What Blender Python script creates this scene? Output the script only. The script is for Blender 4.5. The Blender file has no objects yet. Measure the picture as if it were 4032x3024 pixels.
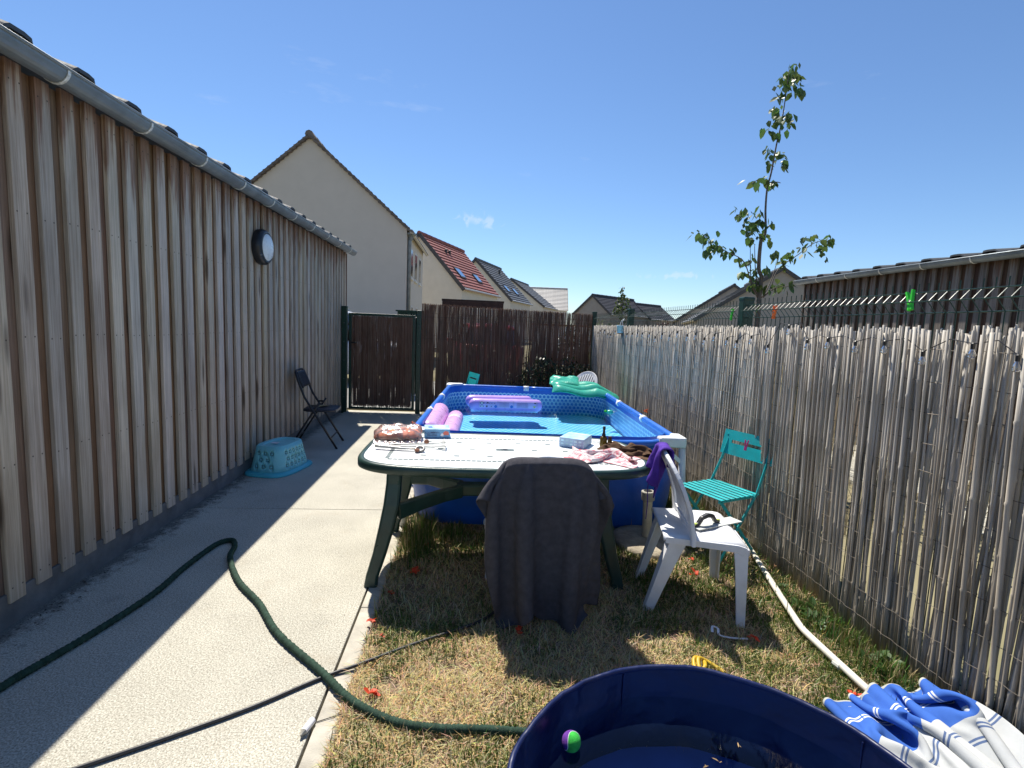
import bpy, math, random
import numpy as np
from math import sin, cos, pi, radians, sqrt, atan2
from mathutils import Vector, Matrix, noise

random.seed(11)
rng = np.random.default_rng(11)
S = bpy.context.scene
C = S.collection

# ------------------------------------------------------------------ camera
cam_d = bpy.data.cameras.new('camera'); cam = bpy.data.objects.new('camera', cam_d); C.objects.link(cam)
cam_d.sensor_fit = 'HORIZONTAL'; cam_d.sensor_width = 36.0; cam_d.lens = 17.9
cam_d.clip_start = 0.05; cam_d.clip_end = 3000
EYE = Vector((0, 0, 1.5)); PITCH = radians(6.42); YAW = radians(4.7); ROLL = radians(2.4)
_F = Vector((sin(YAW) * cos(PITCH), cos(YAW) * cos(PITCH), -sin(PITCH)))
_r = Vector((cos(YAW), -sin(YAW), 0)); _u = _r.cross(_F)
_R = cos(ROLL) * _r + sin(ROLL) * _u; _U = -sin(ROLL) * _r + cos(ROLL) * _u
cam.matrix_world = Matrix(((_R.x, _U.x, -_F.x, EYE.x), (_R.y, _U.y, -_F.y, EYE.y), (_R.z, _U.z, -_F.z, EYE.z), (0, 0, 0, 1)))
S.camera = cam
S.render.resolution_x = 1024; S.render.resolution_y = 768

# ------------------------------------------------------------------ world, sun, exposure
SUN = Vector((-0.215, 0.60, 1.0)).normalized()
ELEV = math.asin(SUN.z); AZ = atan2(SUN.x, SUN.y)
W = bpy.data.worlds.new('World'); S.world = W; W.use_nodes = True
wn = W.node_tree; wn.nodes.clear()
sky = wn.nodes.new('ShaderNodeTexSky'); sky.sky_type = 'NISHITA'; sky.sun_disc = False
sky.sun_elevation = ELEV; sky.sun_rotation = AZ
sky.altitude = 50; sky.air_density = 1.0; sky.dust_density = 0.05; sky.ozone_density = 8.0
bg = wn.nodes.new('ShaderNodeBackground'); bg.inputs[1].default_value = 0.087
wo = wn.nodes.new('ShaderNodeOutputWorld')
# a few thin cirrus wisps, as part of the sky itself
tc = wn.nodes.new('ShaderNodeTexCoord')
mp = wn.nodes.new('ShaderNodeMapping'); mp.inputs['Scale'].default_value = (2.2, 2.2, 9.0); mp.inputs['Location'].default_value = (0.31, 0.12, 0.40)
nz = wn.nodes.new('ShaderNodeTexNoise'); nz.inputs['Scale'].default_value = 1.6; nz.inputs['Detail'].default_value = 7; nz.inputs['Roughness'].default_value = 0.6
cr = wn.nodes.new('ShaderNodeMapRange'); cr.inputs['From Min'].default_value = 0.64; cr.inputs['From Max'].default_value = 0.85; cr.inputs['To Max'].default_value = 0.30
mx = wn.nodes.new('ShaderNodeMixRGB'); mx.inputs['Color2'].default_value = (6.2, 6.6, 7.2, 1)
L = wn.links.new
L(tc.outputs['Generated'], mp.inputs['Vector']); L(mp.outputs[0], nz.inputs['Vector']); L(nz.outputs[0], cr.inputs['Value'])
def wisp(c, sx, sz, amp, prev):
    d = wn.nodes.new('ShaderNodeVectorMath'); d.operation = 'SUBTRACT'; d.inputs[1].default_value = c; L(tc.outputs['Generated'], d.inputs[0])
    e = wn.nodes.new('ShaderNodeVectorMath'); e.operation = 'MULTIPLY'; e.inputs[1].default_value = (1 / sx, 1 / sx, 1 / sz); L(d.outputs[0], e.inputs[0])
    ln_ = wn.nodes.new('ShaderNodeVectorMath'); ln_.operation = 'LENGTH'; L(e.outputs[0], ln_.inputs[0])
    n2 = wn.nodes.new('ShaderNodeTexNoise'); n2.inputs['Scale'].default_value = 55; n2.inputs['Detail'].default_value = 6; n2.inputs['Distortion'].default_value = .8; L(tc.outputs['Generated'], n2.inputs['Vector'])
    s_ = wn.nodes.new('ShaderNodeMath'); s_.operation = 'MULTIPLY_ADD'; s_.inputs[1].default_value = 3.2; L(n2.outputs[0], s_.inputs[0]); s_.inputs[2].default_value = -1.5
    a_ = wn.nodes.new('ShaderNodeMath'); a_.operation = 'ADD'; L(ln_.outputs['Value'], a_.inputs[0]); L(s_.outputs[0], a_.inputs[1])
    r_ = wn.nodes.new('ShaderNodeMapRange'); r_.inputs['From Min'].default_value = 1.0; r_.inputs['From Max'].default_value = .2; r_.inputs['To Max'].default_value = amp; r_.interpolation_type = 'SMOOTHSTEP'; L(a_.outputs[0], r_.inputs['Value'])
    o_ = wn.nodes.new('ShaderNodeMath'); o_.operation = 'MAXIMUM'; L(prev, o_.inputs[0]); L(r_.outputs[0], o_.inputs[1]); return o_.outputs[0]
fac = wisp((.003, .9808, .1960), .045, .015, .32, cr.outputs[0])
fac = wisp((.365, .925, .105), .075, .008, .28, fac)
L(fac, mx.inputs['Fac']); L(sky.outputs[0], mx.inputs['Color1']); L(mx.outputs[0], bg.inputs[0]); L(bg.outputs[0], wo.inputs[0])

sd = bpy.data.lights.new('sun', 'SUN'); sd.energy = 4.6; sd.angle = radians(0.53); sd.color = (1.0, 0.94, 0.84)
so = bpy.data.objects.new('sun', sd); C.objects.link(so)
so.rotation_euler = (-SUN).to_track_quat('-Z', 'Y').to_euler()
V = S.view_settings; V.view_transform = 'Standard'; V.look = 'None'; V.gamma = 1.0; V.exposure = 0.74; V.use_curve_mapping = False
S.render.engine = 'CYCLES'
S.cycles.max_bounces = 10; S.cycles.transparent_max_bounces = 24
S.cycles.caustics_reflective = False; S.cycles.caustics_refractive = False

# ------------------------------------------------------------------ helpers
def RZ(a): return Matrix.Rotation(a, 4, 'Z')
def T(x, y=0, z=0): return Matrix.Translation((x, y, z)) if not isinstance(x, Vector) else Matrix.Translation(x)
def nv(*p): return noise.noise(Vector(p))
def fbm(x, y, z, o=4): return noise.fractal(Vector((x, y, z)), 1.0, 2.0, o)

class MB:
    """collects shapes for ONE mesh"""
    def __init__(s): s.v = []; s.f = []; s.uv = {}; s.a = {}
    def add(s, vs, fs, M=None, uvs=None, a=None):
        o = len(s.v)
        for i, p in enumerate(vs):
            p = Vector(p)
            if M is not None: p = M @ p
            s.v.append(p[:])
            if uvs is not None: s.uv[o + i] = uvs[i]
            if a is not None: s.a[o + i] = a if not hasattr(a, '__len__') else a[i]
        for f in fs: s.f.append([o + i for i in f])
        return s
    def box(s, c, d, M=None, a=None):
        x, y, z = d[0] / 2, d[1] / 2, d[2] / 2
        vs = [(c[0] + i * x, c[1] + j * y, c[2] + k * z) for k in (-1, 1) for j in (-1, 1) for i in (-1, 1)]
        return s.add(vs, [(0, 2, 3, 1), (4, 5, 7, 6), (0, 1, 5, 4), (2, 6, 7, 3), (0, 4, 6, 2), (1, 3, 7, 5)], M, a=a)
    def span(s, a, b, M=None):
        return s.box([(a[i] + b[i]) / 2 for i in range(3)], [abs(b[i] - a[i]) for i in range(3)], M)
    def strip(s, pts, nrm, w, t, M=None):
        """rectangular section swept along pts; w along tangent x nrm, t along nrm (each may be a list)"""
        pts = [Vector(p) for p in pts]; n = len(pts); vs = []; fs = []
        for i, p in enumerate(pts):
            tg = (pts[min(i + 1, n - 1)] - pts[max(i - 1, 0)]).normalized()
            nn = Vector(nrm[i] if isinstance(nrm, list) else nrm)
            b = tg.cross(nn).normalized(); nn = b.cross(tg).normalized()
            ww = w[i] if hasattr(w, '__len__') else w; tt = t[i] if hasattr(t, '__len__') else t
            for q, r in ((-1, -1), (1, -1), (1, 1), (-1, 1)): vs.append(p + b * (q * ww / 2) + nn * (r * tt / 2))
            if i:
                o = 4 * i
                for k in range(4): fs.append((o - 4 + k, o - 4 + (k + 1) % 4, o + (k + 1) % 4, o + k))
        fs.append((3, 2, 1, 0)); o = 4 * (n - 1); fs.append((o, o + 1, o + 2, o + 3))
        return s.add(vs, fs, M)
    def tube(s, pts, r, n=8, closed=False, M=None, a=None, cap=True):
        pts = [Vector(p) for p in pts]; m = len(pts); vs = []; fs = []; up = None
        for i, p in enumerate(pts):
            if closed: tg = (pts[(i + 1) % m] - pts[i - 1]).normalized()
            else: tg = (pts[min(i + 1, m - 1)] - pts[max(i - 1, 0)]).normalized()
            if up is None:
                up = Vector((0, 0, 1)) if abs(tg.z) < .9 else Vector((1, 0, 0))
            b = tg.cross(up).normalized(); up = b.cross(tg).normalized()
            rr = r[i] if hasattr(r, '__len__') else r
            for k in range(n):
                an = 2 * pi * k / n; vs.append(p + (b * cos(an) + up * sin(an)) * rr)
        for i in range(m if closed else m - 1):
            o = i * n; q = ((i + 1) % m) * n
            for k in range(n): fs.append((o + k, o + (k + 1) % n, q + (k + 1) % n, q + k))
        if cap and not closed:
            fs.append(tuple(range(n))[::-1]); fs.append(tuple((m - 1) * n + k for k in range(n)))
        return s.add(vs, fs, M, a=a)
    def lathe(s, prof, n=20, M=None, cap=True, a=None):
        vs = []; fs = []
        for r, z in prof:
            for k in range(n): vs.append((r * cos(2 * pi * k / n), r * sin(2 * pi * k / n), z))
        for i in range(len(prof) - 1):
            for k in range(n): fs.append((i * n + k, i * n + (k + 1) % n, (i + 1) * n + (k + 1) % n, (i + 1) * n + k))
        if cap:
            fs.append(tuple(range(n))[::-1]); o = (len(prof) - 1) * n; fs.append(tuple(o + k for k in range(n)))
        return s.add(vs, fs, M, a=a)
    def prism(s, poly, z0, z1, M=None):
        n = len(poly); vs = [(p[0], p[1], z0) for p in poly] + [(p[0], p[1], z1) for p in poly]
        fs = [tuple(range(n))[::-1], tuple(range(n, 2 * n))] + [(i, (i + 1) % n, n + (i + 1) % n, n + i) for i in range(n)]
        return s.add(vs, fs, M)
    def grid(s, nu, nvv, fn, M=None, uvf=None, wrap=False, a=None):
        vs = []; uv = []; fs = []; aa = []
        for i in range(nu + (0 if wrap else 1)):
            for j in range(nvv + 1):
                u, v = i / nu, j / nvv; vs.append(fn(u, v)); uv.append(uvf(u, v) if uvf else (u, v)); aa.append(a(u, v) if a else 0)
        m = nvv + 1
        for i in range(nu):
            i2 = (i + 1) % nu if wrap else i + 1
            for j in range(nvv): fs.append((i * m + j, i2 * m + j, i2 * m + j + 1, i * m + j + 1))
        return s.add(vs, fs, M, uvs=uv, a=aa if a else None)
    def mesh(s, name, m, smooth=False):
        me = bpy.data.meshes.new(name); me.from_pydata(s.v, [], s.f)
        if s.uv:
            ul = me.uv_layers.new(name='UVMap')
            for l in me.loops: ul.data[l.index].uv = s.uv.get(l.vertex_index, (0, 0))
        if s.a:
            at = me.attributes.new('tone', 'FLOAT', 'POINT')
            for i, x in s.a.items(): at.data[i].value = x
        me.materials.append(m); me.update()
        if smooth: me.shade_smooth() if hasattr(me, 'shade_smooth') else None
        return me
    def build(s, name, m, parent=None, smooth=False, bevel=0, solid=0, loc=None, sub=0):
        return obj(name, s.mesh(name, m, smooth), parent, bevel, solid, loc, sub)

def obj(name, me, parent=None, bevel=0, solid=0, loc=None, sub=0):
    o = bpy.data.objects.new(name, me); C.objects.link(o)
    if parent: o.parent = parent
    if loc is not None: o.location = loc
    if solid: md = o.modifiers.new('solid', 'SOLIDIFY'); md.thickness = solid; md.offset = 0
    if bevel: md = o.modifiers.new('bevel', 'BEVEL'); md.width = bevel; md.segments = 2; md.limit_method = 'ANGLE'; md.angle_limit = radians(35)
    if sub: md = o.modifiers.new('sub', 'SUBSURF'); md.levels = sub; md.render_levels = sub
    return o
def tag(o, label=None, cat=None, group=None, kind=None):
    if label: o['label'] = label
    if cat: o['category'] = cat
    if group: o['group'] = group
    if kind: o['kind'] = kind
    return o
def thing(name, label, cat, loc=(0, 0, 0), rz=0, group=None):
    o = bpy.data.objects.new(name, None); C.objects.link(o); o.location = loc; o.rotation_euler = (0, 0, rz)
    o.empty_display_size = .1
    return tag(o, label, cat, group)
def dup(o, loc=None, rz=None, label=None, parent=None):
    c = o.copy(); C.objects.link(c); c.parent = parent
    if loc is not None: c.location = loc
    if rz is not None: c.rotation_euler = (0, 0, rz)
    if label: c['label'] = label
    for ch in list(o.children): dup(ch, parent=c)
    return c

# ------------------------------------------------------------------ materials
class NT:
    def __init__(s, name):
        s.m = bpy.data.materials.new(name); s.m.use_nodes = True; s.t = s.m.node_tree; s.t.nodes.clear()
        s.out = s.n('ShaderNodeOutputMaterial')
    def n(s, t, **k):
        x = s.t.nodes.new(t)
        for a, b in k.items(): setattr(x, a, b)
        return x
    def l(s, a, b): s.t.links.new(a, b)
    def sock(s, inp, v):
        if isinstance(v, bpy.types.NodeSocket): s.l(v, inp)
        elif isinstance(v, (tuple, list)) and len(v) == 3 and inp.type == 'RGBA': inp.default_value = (*v, 1)
        else: inp.default_value = v
    def math(s, op, a, b=0.0, c=0.0, clamp=False):
        x = s.n('ShaderNodeMath', operation=op); x.use_clamp = clamp
        s.sock(x.inputs[0], a); s.sock(x.inputs[1], b); s.sock(x.inputs[2], c); return x.outputs[0]
    def vm(s, op, a, b=(0, 0, 0)):
        x = s.n('ShaderNodeVectorMath', operation=op); s.sock(x.inputs[0], a); s.sock(x.inputs[1], b)
        return x.outputs['Value'] if op in ('DOT_PRODUCT', 'LENGTH', 'DISTANCE') else x.outputs[0]
    def mix(s, f, a, b, mode='MIX'):
        x = s.n('ShaderNodeMixRGB', blend_type=mode); s.sock(x.inputs[0], f); s.sock(x.inputs[1], a); s.sock(x.inputs[2], b); return x.outputs[0]
    def ramp(s, v, a, b, c=0.0, d=1.0, smooth=False):
        x = s.n('ShaderNodeMapRange'); x.clamp = True
        if smooth: x.interpolation_type = 'SMOOTHSTEP'
        for i, q in enumerate((v, a, b, c, d)): s.sock(x.inputs[i], q)
        return x.outputs[0]
    def co(s, kind='Object'): return s.n('ShaderNodeTexCoord').outputs[kind]
    def mapv(s, v, scale=(1, 1, 1), loc=(0, 0, 0)):
        x = s.n('ShaderNodeMapping'); s.l(v, x.inputs[0]); s.sock(x.inputs['Scale'], scale); s.sock(x.inputs['Location'], loc); return x.outputs[0]
    def noise(s, v, scale, det=4, rough=.55, dist=0.0):
        x = s.n('ShaderNodeTexNoise'); s.l(v, x.inputs['Vector']); x.inputs['Scale'].default_value = scale
        x.inputs['Detail'].default_value = det; x.inputs['Roughness'].default_value = rough; x.inputs['Distortion'].default_value = dist
        return x.outputs[0]
    def rand(s): return s.n('ShaderNodeObjectInfo').outputs['Random']
    def attr(s, name, out='Fac'): return s.n('ShaderNodeAttribute', attribute_name=name).outputs[out]
    def hsv(s, c, h=.5, sa=1.0, v=1.0):
        x = s.n('ShaderNodeHueSaturation'); s.sock(x.inputs['Hue'], h); s.sock(x.inputs['Saturation'], sa); s.sock(x.inputs['Value'], v)
        s.sock(x.inputs['Color'], c); return x.outputs[0]
    def bump(s, h, st=.3, dist=.01, nrm=None):
        x = s.n('ShaderNodeBump'); s.sock(x.inputs['Strength'], st); s.sock(x.inputs['Distance'], dist); s.l(h, x.inputs['Height'])
        if nrm: s.l(nrm, x.inputs['Normal'])
        return x.outputs[0]
    def pbsdf(s, c, rough=.6, metal=0.0, nrm=None, spec=.5, **k):
        p = s.n('ShaderNodeBsdfPrincipled'); s.sock(p.inputs['Base Color'], c); s.sock(p.inputs['Roughness'], rough); s.sock(p.inputs['Metallic'], metal)
        s.sock(p.inputs['Specular IOR Level'], spec)
        if nrm: s.l(nrm, p.inputs['Normal'])
        for a, b in k.items(): s.sock(p.inputs[a.replace('_', ' ')], b)
        return p.outputs[0]
    def done(s, sh): s.l(sh, s.out.inputs['Surface']); return s.m
    def mixs(s, f, a, b):
        x = s.n('ShaderNodeMixShader'); s.sock(x.inputs[0], f); s.l(a, x.inputs[1]); s.l(b, x.inputs[2]); return x.outputs[0]

def mat(name, c, rough=.6, var=.12, vs=15, bump=0.0, bs=120, metal=0.0, rnd=0.0, spec=.5, dirt=None, trl=0.0, stretch=(1, 1, 1), bd=.004):
    """plain procedural material: base colour with soft blotches, fine relief, per-object variation"""
    t = NT(name); co = t.mapv(t.co(), stretch)
    v = t.ramp(t.noise(co, vs), .3, .7, 1 - var, 1 + var)
    if rnd: v = t.math('MULTIPLY', v, t.ramp(t.rand(), 0, 1, 1 - rnd, 1 + rnd))
    col = t.hsv(c, v=v)
    if dirt: col = t.mix(t.ramp(t.noise(co, vs * .6, 6, .65), .52, .72, 0, dirt[1]), col, dirt[0])
    nr = t.bump(t.noise(co, bs, 3), bump, bd) if bump else None
    sh = t.pbsdf(col, t.ramp(t.noise(co, vs * 2.3), .3, .7, max(rough - .08, 0), rough + .08), metal, nr, spec)
    if trl:
        tr = t.n('ShaderNodeBsdfTranslucent'); t.sock(tr.inputs[0], col); sh = t.mixs(trl, sh, tr.outputs[0])
    return t.done(sh)

def m_board(name, grey, brown, dark, proud=True):
    t = NT(name); co = t.co(); r = t.rand()
    off = t.n('ShaderNodeCombineXYZ'); t.l(t.math('MULTIPLY', r, 37.0), off.inputs[0]); t.l(t.math('MULTIPLY', r, 91.0), off.inputs[2])
    p = t.vm('ADD', co, off.outputs[0])
    g1 = t.noise(t.mapv(p, (60, 60, 1.3)), 1.0, 6, .62, 1.2)
    g2 = t.noise(t.mapv(p, (170, 170, 2.5)), 1.0, 4, .6, .3)
    blot = t.noise(t.mapv(p, (5, 5, 1.6)), 1.0, 4, .6)
    col = t.mix(t.ramp(g1, .35, .68), grey, dark)
    col = t.hsv(col, v=t.math('MULTIPLY', t.ramp(g2, .3, .7, .78, 1.16), t.ramp(blot, .3, .7, .82, 1.18)))
    col = t.hsv(col, v=t.ramp(r, 0, 1, .84, 1.14), h=t.ramp(t.math('FRACT', t.math('MULTIPLY', r, 7.3)), 0, 1, .49, .51), sa=t.ramp(t.math('FRACT', t.math('MULTIPLY', r, 3.7)), 0, 1, .75, 1.2))
    z = t.n('ShaderNodeSeparateXYZ'); t.l(co, z.inputs[0])
    if proud:
        top = t.math('ADD', z.outputs[2], t.ramp(t.noise(t.mapv(p, (26, 26, 1.6)), 1.0, 5, .6), .3, .7, -.30, .30))
        f = t.ramp(top, 2.14, 2.44, 0, .78, True)
        col = t.mix(f, col, t.mix(t.ramp(g1, .35, .7), brown, tuple(x * .45 for x in brown)))
        low = t.math('ADD', z.outputs[2], t.ramp(blot, .3, .7, -.35, .35))
        col = t.mix(t.ramp(low, .75, .1, 0, .30), col, (.44, .32, .20))
        zf = t.math('ABSOLUTE', t.math('SUBTRACT', t.math('MODULO', t.math('ADD', z.outputs[2], .22), .58), .29)); yf = t.math('SUBTRACT', t.math('ABSOLUTE', z.outputs[1]), .027)
        nd = t.math('SQRT', t.math('ADD', t.math('MULTIPLY', zf, zf), t.math('MULTIPLY', yf, yf)))
        col = t.mix(t.ramp(nd, .003, .005, .9, 0), col, (.05, .045, .04))
    kn = t.n('ShaderNodeTexVoronoi'); t.l(t.mapv(p, (8, 8, 1.1)), kn.inputs['Vector']); kn.inputs['Scale'].default_value = 1.0
    kf = t.ramp(kn.outputs['Distance'], .07, .17, 1, 0)
    col = t.mix(t.math('MULTIPLY', kf, .8), col, (.07, .045, .03))
    h = t.math('ADD', t.math('MULTIPLY', g1, .7), t.math('MULTIPLY', g2, .3))
    return t.done(t.pbsdf(col, .8, nrm=t.bump(h, .55, .006), spec=.25))

def m_concrete():
    t = NT('washed_concrete'); co = t.co()
    f = t.noise(co, 150, 4, .75); m_ = t.noise(t.mapv(co, (1.0, .55, 1)), 90, 4, .7); b = t.noise(co, 2.2, 5, .6)
    col = t.mix(t.ramp(f, .38, .62), (.25, .232, .185), (.655, .63, .54))
    col = t.hsv(col, v=t.math('MULTIPLY', t.ramp(m_, .3, .7, .84, 1.12), t.ramp(b, .3, .7, .88, 1.10)))
    col = t.mix(t.ramp(t.noise(co, 5.5, 6, .7), .66, .80, 0, .45), col, (.42, .20, .075))
    col = t.mix(t.ramp(t.noise(t.mapv(co, (1, 1, 1), (5, 3, 1)), 4.0, 6, .65), .58, .75, 0, .35), col, (.33, .27, .19))
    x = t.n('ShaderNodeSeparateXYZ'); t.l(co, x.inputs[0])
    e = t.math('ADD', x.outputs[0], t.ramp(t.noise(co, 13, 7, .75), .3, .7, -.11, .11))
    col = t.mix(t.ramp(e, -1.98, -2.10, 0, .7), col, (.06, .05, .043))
    col = t.mix(t.ramp(t.noise(t.mapv(co, (1, 1, 1), (2, 9, 4)), 3.2, 7, .7), .60, .8, 0, .5), col, (.14, .135, .125))
    sp = t.n('ShaderNodeTexVoronoi'); t.l(co, sp.inputs['Vector']); sp.inputs['Scale'].default_value = 9
    col = t.mix(t.ramp(sp.outputs['Distance'], .02, .035, .7, 0), col, (.06, .05, .04))
    return t.done(t.pbsdf(col, .9, nrm=t.bump(t.math('ADD', f, m_), .55, .004), spec=.2))

def m_attr(name, attr, rough=.7, trl=.25, spec=.3):
    t = NT(name); col = t.attr(attr, 'Color')
    sh = t.pbsdf(col, rough, spec=spec); tr = t.n('ShaderNodeBsdfTranslucent'); t.l(col, tr.inputs[0])
    return t.done(t.mixs(trl, sh, tr.outputs[0]))

def m_cane(name, ca, cb, cc, trl=.12, weather=True):
    t = NT(name); co = t.co(); r = t.math('FRACT', t.math('ADD', t.rand(), t.attr('tone')))
    r2 = t.math('FRACT', t.math('MULTIPLY', r, 13.7))
    col = t.mix(r, ca, cb); col = t.mix(t.math('MULTIPLY', t.math('GREATER_THAN', r2, .7), .7), col, cc)
    n_ = t.noise(t.mapv(co, (70, 70, 3.5)), 1.0, 4, .6)
    geo = t.n('ShaderNodeNewGeometry').outputs['Position']
    bl = t.noise(t.mapv(geo, (6, 6, 2.0)), 1.0, 5, .65)
    col = t.hsv(col, v=t.math('MULTIPLY', t.ramp(n_, .3, .7, .72, 1.2), t.ramp(bl, .3, .7, .7, 1.22)))
    col = t.mix(t.ramp(t.noise(geo, 14, 5, .7), .6, .76, 0, .6), col, (.12, .105, .09))
    if weather:
        gz = t.n('ShaderNodeSeparateXYZ'); t.l(geo, gz.inputs[0]); zz = t.math('ADD', gz.outputs[2], t.ramp(t.noise(geo, 3, 4), .3, .7, -.25, .25))
        col = t.mix(t.ramp(zz, .75, 1.25, 0, .55), col, t.hsv((.58, .545, .49), v=t.ramp(n_, .3, .7, .8, 1.1)))
        col = t.mix(t.ramp(zz, .65, .1, 0, .5), col, t.hsv((.27, .225, .15), v=t.ramp(n_, .3, .7, .7, 1.2)))
    sh = t.pbsdf(col, .6, spec=.35, nrm=t.bump(n_, .3, .002))
    if trl:
        tr = t.n('ShaderNodeBsdfTranslucent'); t.l(col, tr.inputs[0]); sh = t.mixs(trl, sh, tr.outputs[0])
    return t.done(sh)

def m_hex(name, cell, line, size, dark, width=.1, rough=.32):
    t = NT(name); uv = t.co('UV'); r_ = (1.0, 1.7320508, 1.0); h_ = (.5, .8660254, .5)
    p = t.mapv(uv, (1 / size, 1 / size, 1)); p = t.vm('ADD', p, (400.0, 400.0, .5))
    a = t.vm('SUBTRACT', t.vm('MODULO', p, r_), h_); b = t.vm('SUBTRACT', t.vm('MODULO', t.vm('SUBTRACT', p, (.5, .8660254, 0)), r_), h_)
    z0 = (1, 1, 0); a = t.vm('MULTIPLY', a, z0); b = t.vm('MULTIPLY', b, z0)
    pick = t.math('LESS_THAN', t.vm('DOT_PRODUCT', a, a), t.vm('DOT_PRODUCT', b, b))
    g = t.vm('ABSOLUTE', t.mix(pick, b, a))
    sp = t.n('ShaderNodeSeparateXYZ'); t.l(g, sp.inputs[0])
    d = t.math('SUBTRACT', .5, t.math('MAXIMUM', t.vm('DOT_PRODUCT', g, (.5, .8660254, 0)), sp.outputs[0]))
    col = t.mix(t.ramp(d, width * .5, width), line, cell)
    cid = t.n('ShaderNodeTexWhiteNoise'); t.l(t.vm('FLOOR', t.mapv(uv, (1 / size, .577 / size, 1))), cid.inputs['Vector'])
    col = t.mix(t.ramp(t.noise(uv, 3.5, 3), .35, .65, 0, .35), col, dark)
    return t.done(t.pbsdf(col, rough, spec=.5, nrm=t.bump(t.noise(uv, 9, 4), .25, .02)))

def m_water(name, tint, bump, scale, stretch=(1, 1, 1), ior=1.33):
    t = NT(name); co = t.mapv(t.co(), stretch)
    n_ = t.math('ADD', t.noise(co, scale, 2, .5, .8), t.math('MULTIPLY', t.noise(co, scale * 3.1, 2, .5, .4), .3))
    nr = t.bump(n_, bump, .02)
    fr = t.n('ShaderNodeFresnel'); fr.inputs[0].default_value = ior; t.l(nr, fr.inputs['Normal'])
    tr = t.n('ShaderNodeBsdfTransparent'); t.sock(tr.inputs[0], tint)
    gl = t.n('ShaderNodeBsdfGlossy'); gl.inputs['Roughness'].default_value = .02; t.l(nr, gl.inputs['Normal'])
    return t.done(t.mixs(fr.outputs[0], tr.outputs[0], gl.outputs[0]))

def m_film(name, tint, rough, refl=.2, bump=.5, bs=25, milk=0.0):
    """clear plastic film / glass pane: mostly see-through, glossy at grazing angles"""
    t = NT(name); nr = t.bump(t.noise(t.co(), bs, 4), bump, .02)
    fr = t.n('ShaderNodeFresnel'); fr.inputs[0].default_value = 1.5; t.l(nr, fr.inputs['Normal'])
    tr = t.n('ShaderNodeBsdfTransparent'); t.sock(tr.inputs[0], tint)
    gl = t.n('ShaderNodeBsdfGlossy'); gl.inputs['Roughness'].default_value = rough; t.l(nr, gl.inputs['Normal'])
    base = tr.outputs[0]
    if milk:
        tl = t.n('ShaderNodeBsdfTranslucent'); t.sock(tl.inputs[0], (.85, .86, .86)); df = t.n('ShaderNodeBsdfDiffuse'); t.sock(df.inputs[0], (.85, .86, .86))
        base = t.mixs(t.ramp(t.noise(t.co(), 12, 4), .35, .65, milk * .3, milk * 1.6), base, t.mixs(.6, df.outputs[0], tl.outputs[0]))
    return t.done(t.mixs(t.math('ADD', fr.outputs[0], refl, clamp=True), base, gl.outputs[0]))

X = {}
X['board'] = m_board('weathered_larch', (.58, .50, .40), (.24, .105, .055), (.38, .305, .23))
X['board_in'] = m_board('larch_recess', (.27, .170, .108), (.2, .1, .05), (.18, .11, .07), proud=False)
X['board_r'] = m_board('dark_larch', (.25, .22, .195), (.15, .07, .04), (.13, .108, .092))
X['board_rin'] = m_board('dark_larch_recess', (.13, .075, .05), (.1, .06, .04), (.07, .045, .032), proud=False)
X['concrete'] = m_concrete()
X['plinth'] = mat('plinth_concrete', (.17, .165, .155), .9, .25, 6, .5, 60, dirt=((.07, .065, .06), .6))
X['kerb'] = mat('kerb_concrete', (.46, .43, .36), .9, .2, 9, .6, 160, dirt=((.26, .22, .16), .7))
X['zinc'] = mat('zinc', (.20, .235, .26), .45, .22, 6, .1, 60, metal=.35, dirt=((.20, .21, .21), .6))
X['solder'] = mat('solder_joint', (.72, .72, .68), .5, .3, 60, .3, 80, metal=.4)
X['tile_dk'] = mat('dark_roof_tile', (.075, .08, .085), .75, .25, 14, .4, 80, rnd=.2)
X['white_pl'] = mat('white_plastic', (.74, .75, .77), .42, .07, 9, .1, 200, dirt=((.52, .50, .46), .35))
X['lamp_black'] = mat('black_plastic', (.012, .014, .018), .4, .2, 20)
X['opal'] = mat('opal_diffuser', (.72, .76, .78), .3, .04)
X['green_metal'] = mat('green_coated_steel', (.006, .035, .022), .38, .2, 12)
X['green_pl'] = mat('dark_green_plastic', (.014, .045, .036), .35, .25, 8, .15, 150, dirt=((.05, .075, .065), .5))
X['tabletop'] = mat('white_tabletop', (.80, .82, .80), .33, .04, 6, .05, 150, dirt=((.66, .67, .62), .4))
X['tabletile'] = mat('printed_tile', (.11, .145, .135), .4, .3, 90, 0, dirt=((.28, .32, .30), .5))
X['cane'] = m_cane('cane', (.53, .47, .385), (.39, .34, .27), (.45, .425, .385))
X['twig'] = m_cane('twig', (.19, .098, .066), (.30, .17, .115), (.38, .27, .20), .48, False)
X['wire'] = mat('rusty_wire', (.10, .085, .07), .6, .3, 60, metal=.5)
X['hex'] = m_hex('pool_liner', (.02, .19, .58), (.66, .82, .90), .052, (.015, .16, .52), .19)
X['hexf'] = m_hex('pool_floor_liner', (.07, .45, .90), (.60, .86, .97), .066, (.08, .50, .93), .24)
X['blue'] = mat('blue_pvc', (.012, .105, .50), .36, .12, 5, .2, 9, bd=.03)
X['bluetube'] = mat('blue_sleeve', (.02, .14, .56), .35, .1, 12, .15, 60)
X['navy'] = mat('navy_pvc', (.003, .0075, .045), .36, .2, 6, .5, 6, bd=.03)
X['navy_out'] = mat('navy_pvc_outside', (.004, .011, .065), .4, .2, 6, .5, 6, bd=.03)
X['water'] = m_water('pool_water', (.72, .93, 1.0), .12, 9, (1, 1.6, 1), 1.15)
X['water2'] = m_water('tub_water', (.80, .88, .96), .012, 5)
X['navy_fl'] = mat('tub_floor', (.05, .125, .42), .4, .15, 6)
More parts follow.
